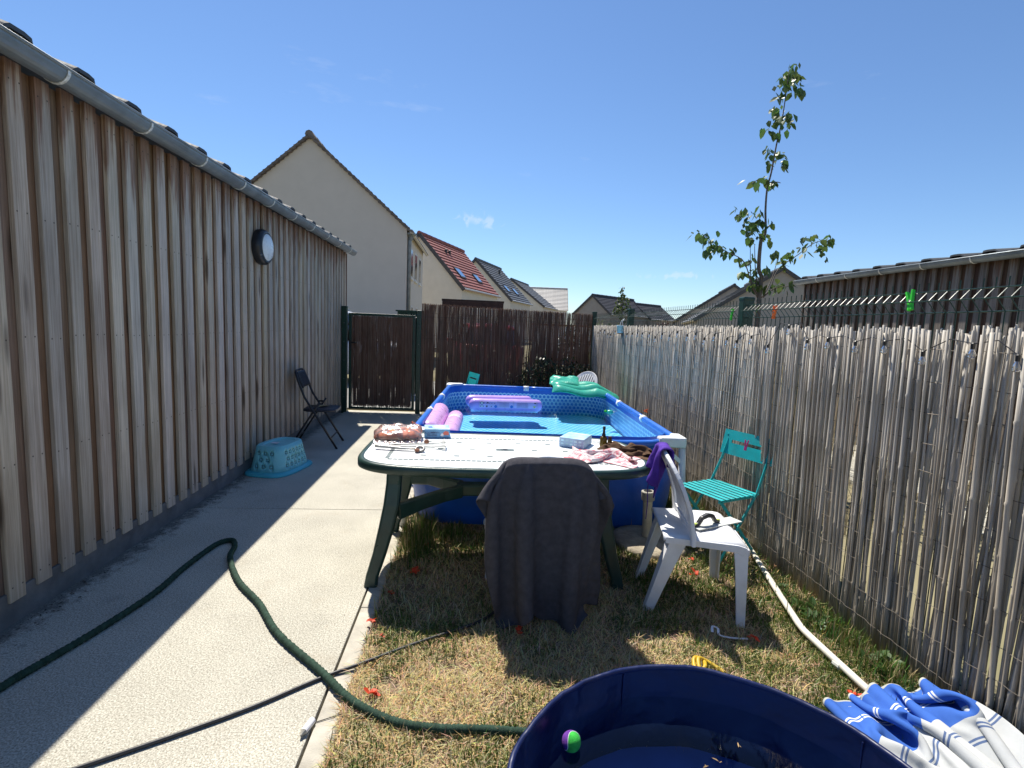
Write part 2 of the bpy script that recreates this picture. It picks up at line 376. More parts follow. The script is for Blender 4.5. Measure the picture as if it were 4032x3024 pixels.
X['lilac'] = mat('lilac_vinyl', (.48, .32, .78), .3, .06, 8, .15, 30)
X['pink'] = mat('pink_lilac_vinyl', (.66, .38, .68), .3, .06, 8, .15, 30)
X['print_dk'] = mat('dark_print', (.05, .04, .12), .5)
X['print_gr'] = mat('grey_print', (.20, .15, .32), .5)
X['print_bl'] = mat('blue_print', (.03, .14, .55), .5)
X['print_yl'] = mat('yellow_print', (.62, .52, .05), .5)
X['print_wh'] = mat('white_print', (.8, .8, .82), .5)
X['net'] = mat('pale_net', (.45, .62, .85), .6)
X['mint'] = mat('mint_vinyl', (.075, .54, .40), .28, .12, 7, .3, 18, trl=.3, bd=.01)
X['teal'] = mat('teal_paint', (.012, .40, .42), .42, .12, 14, .12, 120, dirt=((.06, .30, .30), .4))
X['basket'] = mat('turquoise_plastic', (.20, .58, .62), .4, .08, 9, .1, 120)
X['basket_rim'] = mat('turquoise_rim', (.07, .45, .52), .4, .08, 9)
X['black_metal'] = mat('black_steel', (.012, .012, .015), .4, .2, 18)
X['black_vinyl'] = mat('black_vinyl', (.018, .018, .026), .5, .2, 18, .3, 160)
X['towel'] = mat('charcoal_terry', (.092, .089, .101), .95, .16, 30, 1.0, 420, spec=.1, bd=.006)
X['purple'] = mat('purple_cloth', (.085, .035, .30), .85, .2, 14, .4, 300, spec=.2)
X['brown'] = mat('brown_cloth', (.095, .055, .032), .9, .25, 12, .5, 300, spec=.15)
X['hose'] = mat('green_fabric_hose', (.028, .058, .040), .85, .35, 40, .6, 300, spec=.2)
X['cable'] = mat('black_rubber', (.022, .022, .026), .5, .25, 30)
X['orange'] = mat('orange_petal', (.72, .085, .03), .6, .25, 40, trl=.3, rnd=.2)
X['pvc'] = mat('aged_pvc', (.55, .50, .38), .55, .18, 12, .15, 80, dirt=((.36, .31, .22), .6))
X['pvc_grey'] = mat('grey_pvc', (.36, .34, .29), .55, .2, 14)
X['stone'] = mat('pale_stone', (.36, .31, .23), .9, .3, 9, .8, 40, dirt=((.18, .15, .11), .7), bd=.01)
X['pole'] = mat('chipped_white_paint', (.72, .69, .60), .45, .12, 5, dirt=((.50, .42, .31), .35))
X['rust'] = mat('rusted_steel', (.22, .09, .05), .85, .35, 30, .4, 90)
X['glass_bulb'] = m_film('clear_bulb_glass', (.95, .97, 1), .03, .12, .05)
X['film'] = m_film('clear_bag_film', (.98, .985, .985), .2, .02, .6, 22, .24)
X['pane'] = m_film('window_glass', (.04, .05, .06), .05, .15, .02)
X['amber'] = mat('amber_bottle', (.20, .13, .015), .15, .1, 20, trl=.45)
X['redcloth'] = mat('red_folded_cloth', (.88, .24, .10), .85, .2, 20, .5, 200)
X['boxside'] = mat('blue_card', (.13, .33, .55), .45, .2, 14)
X['boxtop'] = mat('printed_card_top', (.42, .66, .80), .35, .35, 16, dirt=((.75, .80, .82), .9))
X['box2side'] = mat('faded_blue_card', (.32, .47, .66), .5, .15, 25, dirt=((.45, .58, .72), .7))
X['darkprint'] = mat('navy_lettering', (.03, .05, .16), .5)
X['skin_toy'] = mat('red_print', (.62, .14, .10), .5)
X['steel'] = mat('worn_steel', (.26, .26, .26), .45, .35, 30, .2, 90, metal=.5, dirt=((.10, .075, .05), .8))
X['greypl'] = mat('grey_white_plastic', (.62, .62, .58), .4, .12, 30)
X['trowel'] = mat('pale_float_blade', (.58, .60, .57), .4, .15, 20)
X['lime'] = mat('lime_plastic', (.45, .55, .10), .5)
X['tape_g'] = mat('green_peg_plastic', (.05, .62, .04), .4, trl=.3)
X['tape_o'] = mat('orange_peg_plastic', (.85, .20, .03), .4, trl=.3)
X['tape_p'] = mat('pink_peg_plastic', (.65, .06, .28), .4, trl=.2)
X['yellow'] = mat('yellow_hose', (.55, .36, .02), .5, .2, 30)
X['render'] = mat('cream_render', (.58, .53, .47), .9, .03, 2, .3, 60, dirt=((.50, .45, .39), .15))
X['render2'] = mat('pale_render', (.62, .575, .50), .9, .05, 2, .3, 60)
X['render3'] = mat('white_render', (.68, .66, .62), .9, .05, 2)
X['render_g'] = mat('grey_render', (.33, .30, .275), .9, .06, 2)
X['roof_red'] = mat('red_roof_tile', (.27, .085, .070), .7, .25, 8, .4, 30, rnd=.12)
X['roof_gr'] = mat('slate_grey_tile', (.085, .09, .098), .6, .2, 8, .4, 30, rnd=.12)
X['roof_glare'] = mat('sun_glare_slate', (.42, .40, .37), .5, .2, 6, .4, 30, rnd=.08)  # pale tone paints the sun's grazing reflection into the slate colour
X['roof_dk'] = mat('dark_slate', (.055, .052, .056), .6, .2, 8, .4, 30, rnd=.12)
X['roof_br'] = mat('brown_verge_tile', (.15, .125, .108), .8, .25, 12, .4, 50, rnd=.2)
X['frame'] = mat('window_frame', (.55, .53, .50), .5)
X['brownwood'] = mat('brown_wood', (.085, .04, .026), .8, .3, 12, .4, 80)
X['car_w'] = mat('white_car_paint', (.78, .79, .82), .22, .02)
X['car_r'] = mat('red_car_paint', (.30, .018, .018), .22, .02)
X['tyre'] = mat('tyre_rubber', (.02, .02, .02), .8)
X['bark'] = mat('sapling_bark', (.13, .105, .085), .85, .3, 30, .5, 120)
X['leaf'] = m_attr('leaf_green', 'col', .45, .35, .5)
X['grass'] = m_attr('grass_blades', 'col', .75, .18, .2)
X['soil'] = mat('dry_soil', (.19, .135, .082), .95, .3, 9, .9, 60, dirt=((.46, .355, .22), .8), bd=.01)
X['land'] = mat('dry_meadow', (.24, .21, .12), .95, .25, .6, dirt=((.13, .14, .05), .7))
X['asphalt'] = mat('pale_drive', (.32, .31, .29), .9, .15, 3)
X['leafdry'] = mat('dry_leaf', (.36, .25, .12), .8, .2, 30)
X['cup'] = mat('pale_blue_plastic', (.42, .60, .68), .4)
X['terracotta'] = mat('terracotta', (.36, .14, .07), .8)

# ================================================================== GROUND
b = MB(); b.grid(40, 40, lambda u, v: ((u - .5) * 1600, (v - .45) * 1600, -.05))
tag(b.build('ground', X['land']), kind='structure')
b = MB(); b.span((4.15, -1, -.06), (5.62, 8.3, .0)); tag(b.build('neighbour_path', X['concrete'], bevel=.003), kind='structure')
b = MB(); b.grid(60, 150, lambda u, v: (-.45 + u * 2.62, -.9 + v * 9.6, -.012 + .010 * fbm(u * 9, v * 30, 0)))
tag(b.build('lawn_soil', X['soil'], smooth=True), kind='structure')
b = MB(); b.span((-7, 8.95, -.04), (9, 13.5, -.018)); tag(b.build('driveway', X['asphalt']), kind='structure')

path = bpy.data.objects.new('path', None); C.objects.link(path); tag(path, kind='structure')
for y0, y1 in ((-1.2, .55), (.555, 4.0), (4.006, 8.32)):
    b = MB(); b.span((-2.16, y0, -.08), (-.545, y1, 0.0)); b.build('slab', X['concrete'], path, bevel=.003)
b = MB(); b.span((-2.05, 8.33, -.08), (-.80, 8.62, -.004)); b.build('threshold', X['kerb'], path, bevel=.004)
kerb = bpy.data.objects.new('kerb', None); C.objects.link(kerb); tag(kerb, kind='structure')
for i in range(10):
    y0 = -1.2 + i * 1.0 - .22
    b = MB(); prof = [(-.537, -.08), (-.452, -.08), (-.450, -.014), (-.462, -.002), (-.535, .001)]
    vs = [(p[0] + .004 * nv(i, 3, p[0] * 9), y, p[1]) for y in (y0 + .002, y0 + .998) for p in prof]
    b.add(vs, [(0, 1, 2, 3, 4)[::-1], (5, 6, 7, 8, 9)] + [(k, (k + 1) % 5, 5 + (k + 1) % 5, 5 + k) for k in range(5)])
    b.build('kerb_stone', X['kerb'], kerb, bevel=.004)

# ================================================================== LEFT BUILDING
def shed(name, label, xw, sgn, y0, y1, zg, mb, mbin, tile_pitch=.388, ty0=0.0, depth=4.0, br=.64, brs=0.0, slope=.32, roll=1.0):
    """timber clad shed; its long wall stands at x=xw and faces sgn along x"""
    t = thing(name, label, 'shed', (xw, 0, 0))
    f = sgn
    b = MB(); b.span((-f * .05, y0, .0), (-f * depth, y1, zg - .05)); b.build('wall_core', X['plinth'], t)
    b = MB(); b.span((-f * .048, y0 + .005, -.02), (-f * .012, y1 - .005, .16)); b.build('plinth', X['plinth'], t, bevel=.004)
    h = zg - .12 - .03
    me = MB().span((-f * .024, -.0575, 0), (0, .0575, h)).mesh('board', mb)
    vr = []
    for k in range(4):
        m_ = MB()
        n = 10
        pts = []
        for i in range(n + 1): pts.append((-f * .012, .003 * nv(k * 7, i * .4, 1) , h * i / n))
        m_.strip(pts, (f, 0, 0), [.087 + .004 * nv(i * .7, k, 4) for i in range(n + 1)], .024)
        vr.append(m_.mesh('board', mb))
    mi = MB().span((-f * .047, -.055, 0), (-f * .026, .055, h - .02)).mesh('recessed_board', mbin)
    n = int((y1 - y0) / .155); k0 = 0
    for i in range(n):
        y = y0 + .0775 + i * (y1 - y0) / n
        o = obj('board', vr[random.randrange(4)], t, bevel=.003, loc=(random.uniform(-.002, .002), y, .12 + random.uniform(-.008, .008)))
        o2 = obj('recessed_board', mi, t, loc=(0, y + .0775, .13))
    b = MB(); b.span((-f * .046, y1 - .001, .1), (f * .004, y1 + .02, zg - .04)); b.build('corner_trim', mbin, t)
    # roof: deck, interlocking tiles along the eave, second course behind
    sl = slope
    b = MB(); q = []
    for x, z in ((f * .05, zg + .005), (-f * depth, zg + .0 + sl * depth * .98), (-f * depth, zg - .05 + sl * depth * .98), (f * .05, zg - .03)): q += [(x, y0, z), (x, y1 + .06, z)]
    b.add(q, [(0, 1, 3, 2), (2, 3, 5, 4), (4, 5, 7, 6), (6, 7, 1, 0), (0, 2, 4, 6), (1, 7, 5, 3)]); b.build('roof_deck', X['brownwood'], t)
    # tile cross-section along y: pan then a trapezoid roll
    prof = [(0, .0), (.20, .0), (.235, .040), (.262, .056), (.335, .058), (.375, .050), (.385, .006)]
    vs = []; fs = []
    for (x, dz) in ((.06, .022), (-.34, .022 + .40 * sl)):
        for yy, zz in prof: vs.append((f * x, yy, dz + zz * roll + .02))
        for yy, zz in prof: vs.append((f * x, yy, dz + zz * roll))
    m_ = len(prof)
    for k in range(m_ - 1):
        fs += [(k, k + 1, 2 * m_ + k + 1, 2 * m_ + k), (m_ + k, 3 * m_ + k, 3 * m_ + k + 1, m_ + k + 1), (k, m_ + k, m_ + k + 1, k + 1)]
    fs += [(0, 2 * m_, 3 * m_, m_), (m_ - 1, 2 * m_ - 1, 4 * m_ - 1, 3 * m_ - 1)]
    tm = MB().add(vs, fs).mesh('roof_tile', X['tile_dk'])
    y = ty0
    while y < y1 - .25:
        if y > y0 - .1:
            o = obj('roof_tile', tm, t, loc=(0, y, zg)); o.rotation_euler = (0, 0, random.uniform(-.004, .004)); o.location.z += random.uniform(-.002, .003)
            for c in (1, 2):
                o = obj('roof_tile', tm, t, loc=(-f * c * .36, y, zg + c * (.36 * sl + .006)))
        y += tile_pitch
    # gutter: half round, with soldered straps
    R0 = .062; cx = f * .085; cz = zg + .005; prof = []
    for k in range(13):
        a = pi + pi * k / 12; prof.append((cx + R0 * cos(a), cz + R0 * sin(a)))
    inner = [(cx + (R0 - .003) * cos(pi + pi * k / 12), cz + (R0 - .003) * sin(pi + pi * k / 12)) for k in range(12, -1, -1)]
    ring = prof + inner; n = len(ring); ys = [y0, y1 + .10]
    vs = [(p[0], yy, p[1]) for yy in ys for p in ring]
    fs = [(k, (k + 1) % n, n + (k + 1) % n, n + k) for k in range(n)] + [tuple(range(13))[::-1] if False else tuple(range(n))[::-1], tuple(range(n, 2 * n))]
    # end cap
    g = MB().add(vs, fs); g.build('gutter', X['zinc'], t, smooth=False)
    b = MB(); b.prism([(p[0], p[1]) for p in prof], 0, .003, Matrix(((1, 0, 0, 0), (0, 0, 1, y1 + .098), (0, 1, 0, 0), (0, 0, 0, 1)))); b.build('gutter_end', X['zinc'], t)
    b = MB(); b.tube([(cx + f * R0, y0, cz + .003), (cx + f * R0, y1 + .10, cz + .003)], .0085, 8); b.build('gutter_bead', X['zinc'], t, smooth=True)
    y = y0 + brs
    sm = MB()
    pts = [(cx + (R0 + .003) * cos(pi + pi * k / 10), 0, cz + (R0 + .003) * sin(pi + pi * k / 10)) for k in range(11)]
    sm.strip(pts, [(cos(pi + pi * k / 10), 0, sin(pi + pi * k / 10)) for k in range(11)], .018, .004)
    sme = sm.mesh('gutter_strap', X['solder'])
    while y < y1:
        obj('gutter_strap', sme, t, loc=(0, y, 0)); y += br
    return t
shed('timber_shed', 'grey weathered board-clad shed with zinc gutter along the concrete path', -2.11, 1, .2, 8.8, 2.625, X['board'], X['board_in'], ty0=.345, brs=.63)
rs = shed('timber_shed', 'dark board-clad shed with gutter standing beyond the reed screen', 5.62, -1, 2.6, 8.38, 2.47, X['board_r'], X['board_rin'], ty0=2.6, brs=.2, depth=3.5, slope=.10, roll=.6)
b = MB(); b.lathe([(.03, 0), (.03, .05), (.085, .055), (.09, .075), (.05, .095), (.0, .10)], 16, T(.4, 6.7, 2.535) @ Matrix.Scale(.8, 4)); b.build('roof_vent', X['white_pl'], rs, smooth=True)

# round bulkhead lamp on the timber wall
lm = thing('wall_lamp', 'round wall lamp with black ring and opal white cover', 'lamp', (-2.108, 5.28, 2.17))
ML = Matrix.Rotation(pi / 2, 4, 'Y')
MB().lathe([(.165, 0), (.172, .02), (.170, .06), (.150, .085), (.128, .088), (.128, .06)], 40, ML, cap=False).build('ring', X['lamp_black'], lm, smooth=True)
MB().lathe([(.14, .045), (.135, .082), (.115, .100), (.08, .112), (.04, .118), (.0, .12)], 40, ML, cap=False).build('diffuser', X['opal'], lm, smooth=True)
for a in (1.1, 3.2, 5.3): MB().lathe([(.007, .07), (.007, .089), (0, .09)], 8, ML @ T(.158 * cos(a), .158 * sin(a), -.005)).build('screw', X['steel'], lm)

# ================================================================== BACK FENCE AND GATE
YB = 8.47
def screen(par, x0, x1, zt, y, n, seed, zb=.02, mt='twig', r=(.0022, .0045)):
    rs_ = random.Random(seed); b = MB()
    for i in range(n):
        x = rs_.uniform(x0, x1); q = x + rs_.uniform(-.03, .03); rr = rs_.uniform(*r); zz = zt(x) + rs_.uniform(-.02, .010); zl = zb + rs_.uniform(0, .05)
        xm = (x + q) / 2 + rs_.uniform(-.012, .012); yy = y + rs_.uniform(-.007, .007)
        x = min(max(x, x0), x1); q = min(max(q, x0), x1)
        b.tube([(x, yy, zl), (xm, yy + rs_.uniform(-.004, .004), (zl + zz) / 2), (q, yy, zz)], [rr, rr, rr * .7], 3, a=rs_.random(), cap=False)
    return tag(b.build('twig_screen', X[mt], par), kind='stuff')

gate = thing('garden_gate', 'dark green steel gate filled with brown twig screening', 'gate', (0, YB, 0))
gx0, gx1, gz0, gz1 = -1.985, -.925, .05, 1.615
for x in (gx0 + .02, gx1 - .02): MB().span((x - .022, -.02, gz0), (x + .022, .02, gz1)).build('gate_stile', X['green_metal'], gate, bevel=.004)
for z in (gz0 + .02, gz1 - .018): MB().span((gx0 + .042, -.019, z - .02), (gx1 - .042, .019, z + .02)).build('gate_rail', X['green_metal'], gate, bevel=.004)
for i in range(30):
    z = .10 + i * .0505; MB().tube([(gx0 + .04, .008, z), (gx1 - .04, .008, z)], .0022, 5).build('mesh_wire', X['green_metal'], gate)
for i in range(9):
    x = gx0 + .1 + i * .107; MB().tube([(x, .012, gz0 + .03), (x, .012, gz1 - .03)], .0022, 5).build('mesh_wire', X['green_metal'], gate)
screen(gate, gx0 + .05, gx1 - .05, lambda x: gz1 - .04, -.012, 800, 5, .09)
b = MB(); b.box((gx0 + .02, -.028, 1.11), (.03, .014, .16)); b.tube([(gx0 + .02, -.03, 1.14), (gx0 + .02, -.065, 1.14), (gx0 + .13, -.065, 1.14)], .009, 8); b.build('handle', X['black_metal'], gate)
for z in (.3, 1.58): MB().tube([(gx1 - .015, -.028, z), (gx1 + .05, -.028, z)], .009, 8).build('hinge', X['steel'], gate)
def post(x, y, z, label, w=.075, d=.06, caps=True):
    p = thing('fence_post', label, 'fence post', (x, y, 0), 0, 'dark green fence posts')
    b = MB(); b.span((-w / 2, -d / 2, -.1), (w / 2, d / 2, z)); b.build('shaft', X['green_metal'], p, bevel=.006)
    b = MB(); b.span((-w / 2 - .003, -d / 2 - .003, z - .02), (w / 2 + .003, d / 2 + .003, z + .008)); b.build('cap', X['green_metal'], p, bevel=.008)
    bm = MB().lathe([(.006, 0), (.006, .004), (.003, .007), (0, .007)], 8, Matrix.Rotation(pi / 2, 4, 'X')).mesh('bolt', X['steel'])
    for k in range(5): obj('bolt', bm, p, loc=(0, -d / 2, .25 + k * .3))
    return p
post(-2.055, YB, 1.71, 'green post between timber shed and gate', .085, .08)
post(-.865, YB, 1.69, 'green post between the gate and the brown twig fence', .075, .08)
post(2.045, 8.52, 1.80, 'green corner post where brown twig fence meets pale reed screen')
post(2.075, 6.62, 1.79, 'green post beside the hanging pale blue pot', .075, .075)
post(2.085, 3.79, 1.79, 'green post behind the reeds near the teal chair', .085, .075)
bf = thing('twig_fence', 'brown twig screen fence across the back of the yard', 'fence', (0, YB, 0))
screen(bf, -.82, 2.0, lambda x: 1.815 - .02 * (x + .8), -.012, 1150, 9, .02)
screen(bf, -.82, 2.0, lambda x: 1.80 - .02 * (x + .8), .006, 420, 10, .02)
for z in (.2, .55, .9, 1.25, 1.6):
    MB().tube([(-.82 + i * .094, -.02 + .004 * (-1) ** i, z + .006 * nv(i * .3, z * 9, 2)) for i in range(31)], .0016, 4).build('binding_wire', X['wire'], bf)
for i in range(18): MB().tube([(-.8 + i * .16, .03, .05), (-.8 + i * .16, .03, 1.7)], .0025, 4).build('mesh_wire', X['green_metal'], bf)
for z in (.1, .5, .9, 1.3, 1.66): MB().tube([(-.82, .033, z), (2.0, .033, z)], .003, 4).build('mesh_wire', X['green_metal'], bf)

# ================================================================== RIGHT FENCE: wire panels + reed screen
vw = [(0, -.05), (0, 1.64), (-.042, 1.69), (0, 1.735), (0, 1.775)]
wm = MB().tube([(x, 0, z) for x, z in vw], .0026, 5).mesh('wire', X['green_metal'])
for (y0, y1, lb) in ((-.40, 3.75, 'green wire fence panel above the reeds nearest the camera'), (3.83, 6.58, 'green wire fence panel in the middle, before the distant houses'), (6.66, 8.48, 'green wire fence panel at the far corner of the yard')):
    t = thing('wire_fence_panel', lb, 'fence panel', (2.07, y0, 0), 0, 'green wire fence panels')
    n = int((y1 - y0) / .0505)
    for i in range(n): obj('wire', wm, t, loc=(0, .03 + i * .0505, random.uniform(-.002, .002)))
    for x, z in vw[1:4] + [(0, 1.2), (0, .6), (0, .1)]: MB().tube([(x - .004, 0, z), (x - .004, y1 - y0, z)], .003, 5).build('rail_wire', X['green_metal'], t)

# reed screen: the nearest 300 canes are single parts, the rest one part
reed = thing('reed_screen', 'pale bundled reed screen tied to the wire fence', 'reed screen', (2.02, 0, 0))
def cane_mesh(seed, one=True, into=None, M=None, r=.008, h=1.56, tone=None):
    q = random.Random(seed); nn = q.randint(4, 6); zs = []; rr = []; ph = q.uniform(.05, .3)
    zs.append(0); rr.append(r * 1.06)
    z = ph
    while z < h - .08:
        zs += [z - .012, z, z + .006]; rr += [r * .98, r * 1.22, r * .96]; z += q.uniform(.26, .42)
    zs.append(h); rr.append(r * .86)
    bx, by = q.uniform(-.004, .004), q.uniform(-.010, .010)
    pts = [(bx * sin(3 * z_ / h), by * sin(pi * z_ / h), z_) for z_ in zs]
    m_ = into or MB(); m_.tube(pts, rr, 6 if one else 5, M=M, a=tone)
    return m_.mesh('cane', X['cane'], True) if one else m_
variants = [cane_mesh(100 + i) for i in range(16)]
rq = random.Random(3); y = -.40; spots = []
while y < 8.42:
    rad = rq.choice([.0045, .005, .0055, .006, .007, .008, .010] if y < 3.9 else [.004, .0045, .005, .006, .007])
    spots.append((y + rad, rad)); y += rad * 2 * rq.uniform(.66, .90) + (rq.random() < .04) * rq.uniform(.002, .008)
spots2 = [(rq.uniform(-.4, 8.4), rq.choice([.005, .006, .008])) for _ in range(360)]
rest = MB(); cnt = 0
for i, (y, rad) in enumerate(sorted(spots + [(a, -b_) for a, b_ in spots2])):
    back = rad < 0; rad = abs(rad)
    x = rq.uniform(-.002, .002) + (.016 if back else 0); h = rq.uniform(1.558, 1.582) / 1.56; z0 = rq.uniform(-.02, .01)
    tx = rq.gauss(0, .005); ty = rq.gauss(.012 + .03 * max(0, 1 - (y - 1.3) / 2.2), .0045)
    if y > 1.32 and cnt < 300:
        o = obj('cane', variants[rq.randrange(16)], reed, loc=(x, y, z0)); s_ = rad / .008
        o.scale = (s_, s_, h * (1 if rq.random() > .07 else rq.uniform(.94, 1.0))); o.rotation_euler = (ty, tx, rq.uniform(0, 6)); cnt += 1
    else:
        cane_mesh(i, False, rest, T(x, y, z0) @ Matrix.Rotation(ty, 4, 'X') @ Matrix.Rotation(tx, 4, 'Y'), rad, 1.56 * h, rq.random())
tag(rest.build('far_canes', X['cane'], reed, smooth=True), kind='stuff')
for k in range(11):
    z = .12 + k * .135; pts = []
    for i in range(220):
        y = -.4 + i * .0403; pts.append((-.013 + .004 * (-1) ** i, y, z + .018 * nv(y * .8, k * 3.3, 0) + .007 * nv(y * 9, k, 5)))
    MB().tube(pts, .0013, 4).build('binding_wire', X['wire'], reed)

# string of clear bulbs hung along the reeds
bl = [(1.694, 1.437), (1.866, 1.473), (2.085, 1.431), (2.298, 1.47), (2.485, 1.462), (2.693, 1.474), (2.865, 1.46), (3.053, 1.545), (3.262, 1.418), (3.476, 1.471), (3.671, 1.435), (3.818, 1.45), (4.03, 1.475), (4.206, 1.44), (4.389, 1.478), (4.559, 1.462), (4.784, 1.487), (4.976, 1.45), (5.18, 1.464), (5.379, 1.423), (5.564, 1.463), (5.802, 1.458), (5.976, 1.464), (6.171, 1.45), (6.391, 1.44), (6.946, 1.467), (7.159, 1.416), (7.312, 1.424), (7.504, 1.476), (7.75, 1.466), (7.906, 1.43)]
st = thing('string_lights', 'string of small clear bulbs on a dark cable along the reed screen', 'string lights', (1.976, 0, 0))
pts = []
for i, (y, z) in enumerate(bl):
    if i: py_, pz_ = bl[i - 1]; pts.append((.004, (y + py_) / 2, max(z, pz_) + .052 + .012 * nv(i, 2, 2)))
    pts.append((-.004, y, z + .036))
MB().tube(pts, .0022, 5).build('cable', X['cable'], st)
sm_ = MB().lathe([(.007, .014), (.008, .036), (.004, .040)], 8).mesh('socket', X['lamp_black'])
gm_ = MB().lathe([(.006, .014), (.010, .004), (.0145, -.008), (.012, -.019), (.006, -.025), (0, -.026)], 10, cap=False).mesh('bulb', X['glass_bulb'], True)
for y, z in bl:
    o = obj('bulb', gm_, st, loc=(-.006, y, z)); obj('socket', sm_, o)

# clothes pegs
def peg(m_, label, loc, rot, s=1.0):
    t = thing('clothes_peg', label, 'clothes peg', loc, 0, 'plastic clothes pegs'); t.rotation_euler = rot
    for q in (-1, 1):
        pts = [(0, q * .012 * s, .040 * s), (0, q * .007 * s, .012 * s), (0, q * .0035 * s, -.01 * s), (0, q * .005 * s, -.034 * s)]
        MB().strip(pts, (1, 0, 0), [.006 * s, .008 * s, .009 * s, .007 * s], .011 * s).build('arm', m_, t, bevel=.001)
    MB().tube([(-.008, 0, .004), (.008, 0, .004)], .0045, 8).build('spring', X['steel'], t)
    return t
peg(X['tape_g'], 'bright green plastic peg clipped high on the wire fence', (2.04, 2.262, 1.695), (-.35, .2, 0), 1.35)
peg(X['tape_o'], 'orange plastic peg hanging on the fence beside the sapling', (2.045, 3.35, 1.668), (0, .1, .2), 1.2)
peg(X['tape_g'], 'green plastic peg hanging left of the near fence post', (2.045, 3.925, 1.664), (0, .1, -.2), 1.2)
peg(X['tape_o'], 'orange peg caught in the reeds above the pool rim', (1.985, 5.55, .617), (1.4, 0, 0), 1.3)
# hanging pot
cp = thing('hanging_pot', 'small pale blue plastic pot hung on the reed screen by a post', 'pot', (1.985, 6.74, 1.47))
MB().lathe([(.043, 0), (.052, .095), (.056, .096), (.056, .108), (.049, .108), (.041, .01)], 20, cap=False).build('bowl', X['cup'], cp, smooth=True)
MB().lathe([(.044, -.004), (.044, .004)], 20).build('base', X['brownwood'], cp)
MB().tube([(0, -.05, .10), (.015, -.03, .17), (.045, 0, .20), (.015, .03, .17), (0, .05, .10)], .004, 6).build('handle', X['white_pl'], cp)

# ================================================================== POOL
pool = thing('frame_pool', 'blue rectangular frame swimming pool filled with clear water', 'pool', (.66, 5.18, 0), radians(-3.0))
PW, PL, ZR = 1.0, 1.49, .69
def rrect(hx, hy, r, n=9):
    pts = []
    for (cx, cy, a0) in ((hx - r, hy - r, 0), (-hx + r, hy - r, pi / 2), (-hx + r, -hy + r, pi), (hx - r, -hy + r, 1.5 * pi)):
        for k in range(n): a = a0 + pi / 2 * k / (n - 1); pts.append((cx + r * cos(a), cy + r * sin(a)))
    # densify the straight runs
    out = []
    for i, p in enumerate(pts):
        q = pts[(i + 1) % len(pts)]; d = math.dist(p, q); m_ = max(1, int(d / .12))
        for k in range(m_): out.append((p[0] + (q[0] - p[0]) * k / m_, p[1] + (q[1] - p[1]) * k / m_))
    return out
loop = rrect(PW - .02, PL - .02, .30); N = len(loop); arc = [0]
for i in range(N): arc.append(arc[-1] + math.dist(loop[i], loop[(i + 1) % N]))
def wallpt(i, z, off):
    x, y = loop[i % N]; k = sin(pi * min(max(z / ZR, 0), 1)) * .045 + off
    return (x * (1 + k / PW), y * (1 + k / PL), z)
zs = [.0, .06, .14, .24, .34, .44, .54, .62, ZR]
FL = .355                                   # liner floor lifted above its true depth to imitate refraction, level
b = MB(); b.grid(N, 8, lambda u, v: wallpt(int(round(u * N)), zs[int(round(v * 8))], .012), uvf=lambda u, v: (arc[int(round(u * N))], zs[int(round(v * 8))])); b.build('outer_wall', X['blue'], pool, smooth=True)
b = MB(); b.grid(N, 8, lambda u, v: wallpt(int(round(u * N)), zs[int(round(v * 8))], 0), uvf=lambda u, v: (arc[int(round(u * N))], zs[int(round(v * 8))])); b.build('liner', X['hex'], pool, smooth=True)
b = MB(); b.add([(x * 1.03, y * 1.02, FL) for x, y in loop], [tuple(range(N))], uvs=[(x, y) for x, y in loop]); b.build('floor_liner', X['hexf'], pool)
# plain blue sleeve band under the rim, inside
b = MB(); b.grid(N, 1, lambda u, v: wallpt(int(round(u * N)), .628 + v * .085, -.008)); b.build('sleeve_band', X['blue'], pool, smooth=True)
b = MB(); ww = rrect(PW + .0, PL + .0, .30); b.add([(x, y, .555) for x, y in ww], [tuple(range(len(ww)))]); b.build('water', X['water'], pool)
TR = .030
for sx in (-1, 1):
    for (a, c) in ((-1.40, -.56), (-.50, .40), (.46, 1.40)):
        MB().tube([(sx * PW, a + (c - a) * k / 8, ZR + .002 * sin(pi * k / 8)) for k in range(9)], TR, 14).build('rim_tube', X['bluetube'], pool, smooth=True)
    for y in (-.53, .43):
        MB().tube([(sx * PW, y - .035, ZR), (sx * PW, y + .035, ZR)], TR + .006, 14).build('joint_clamp', X['white_pl'], pool, smooth=True)
        MB().tube([(sx * (PW + .01), y, ZR - .02), (sx * (PW + .20), y, .02)], .020, 10).build('side_leg', X['white_pl'], pool, smooth=True)
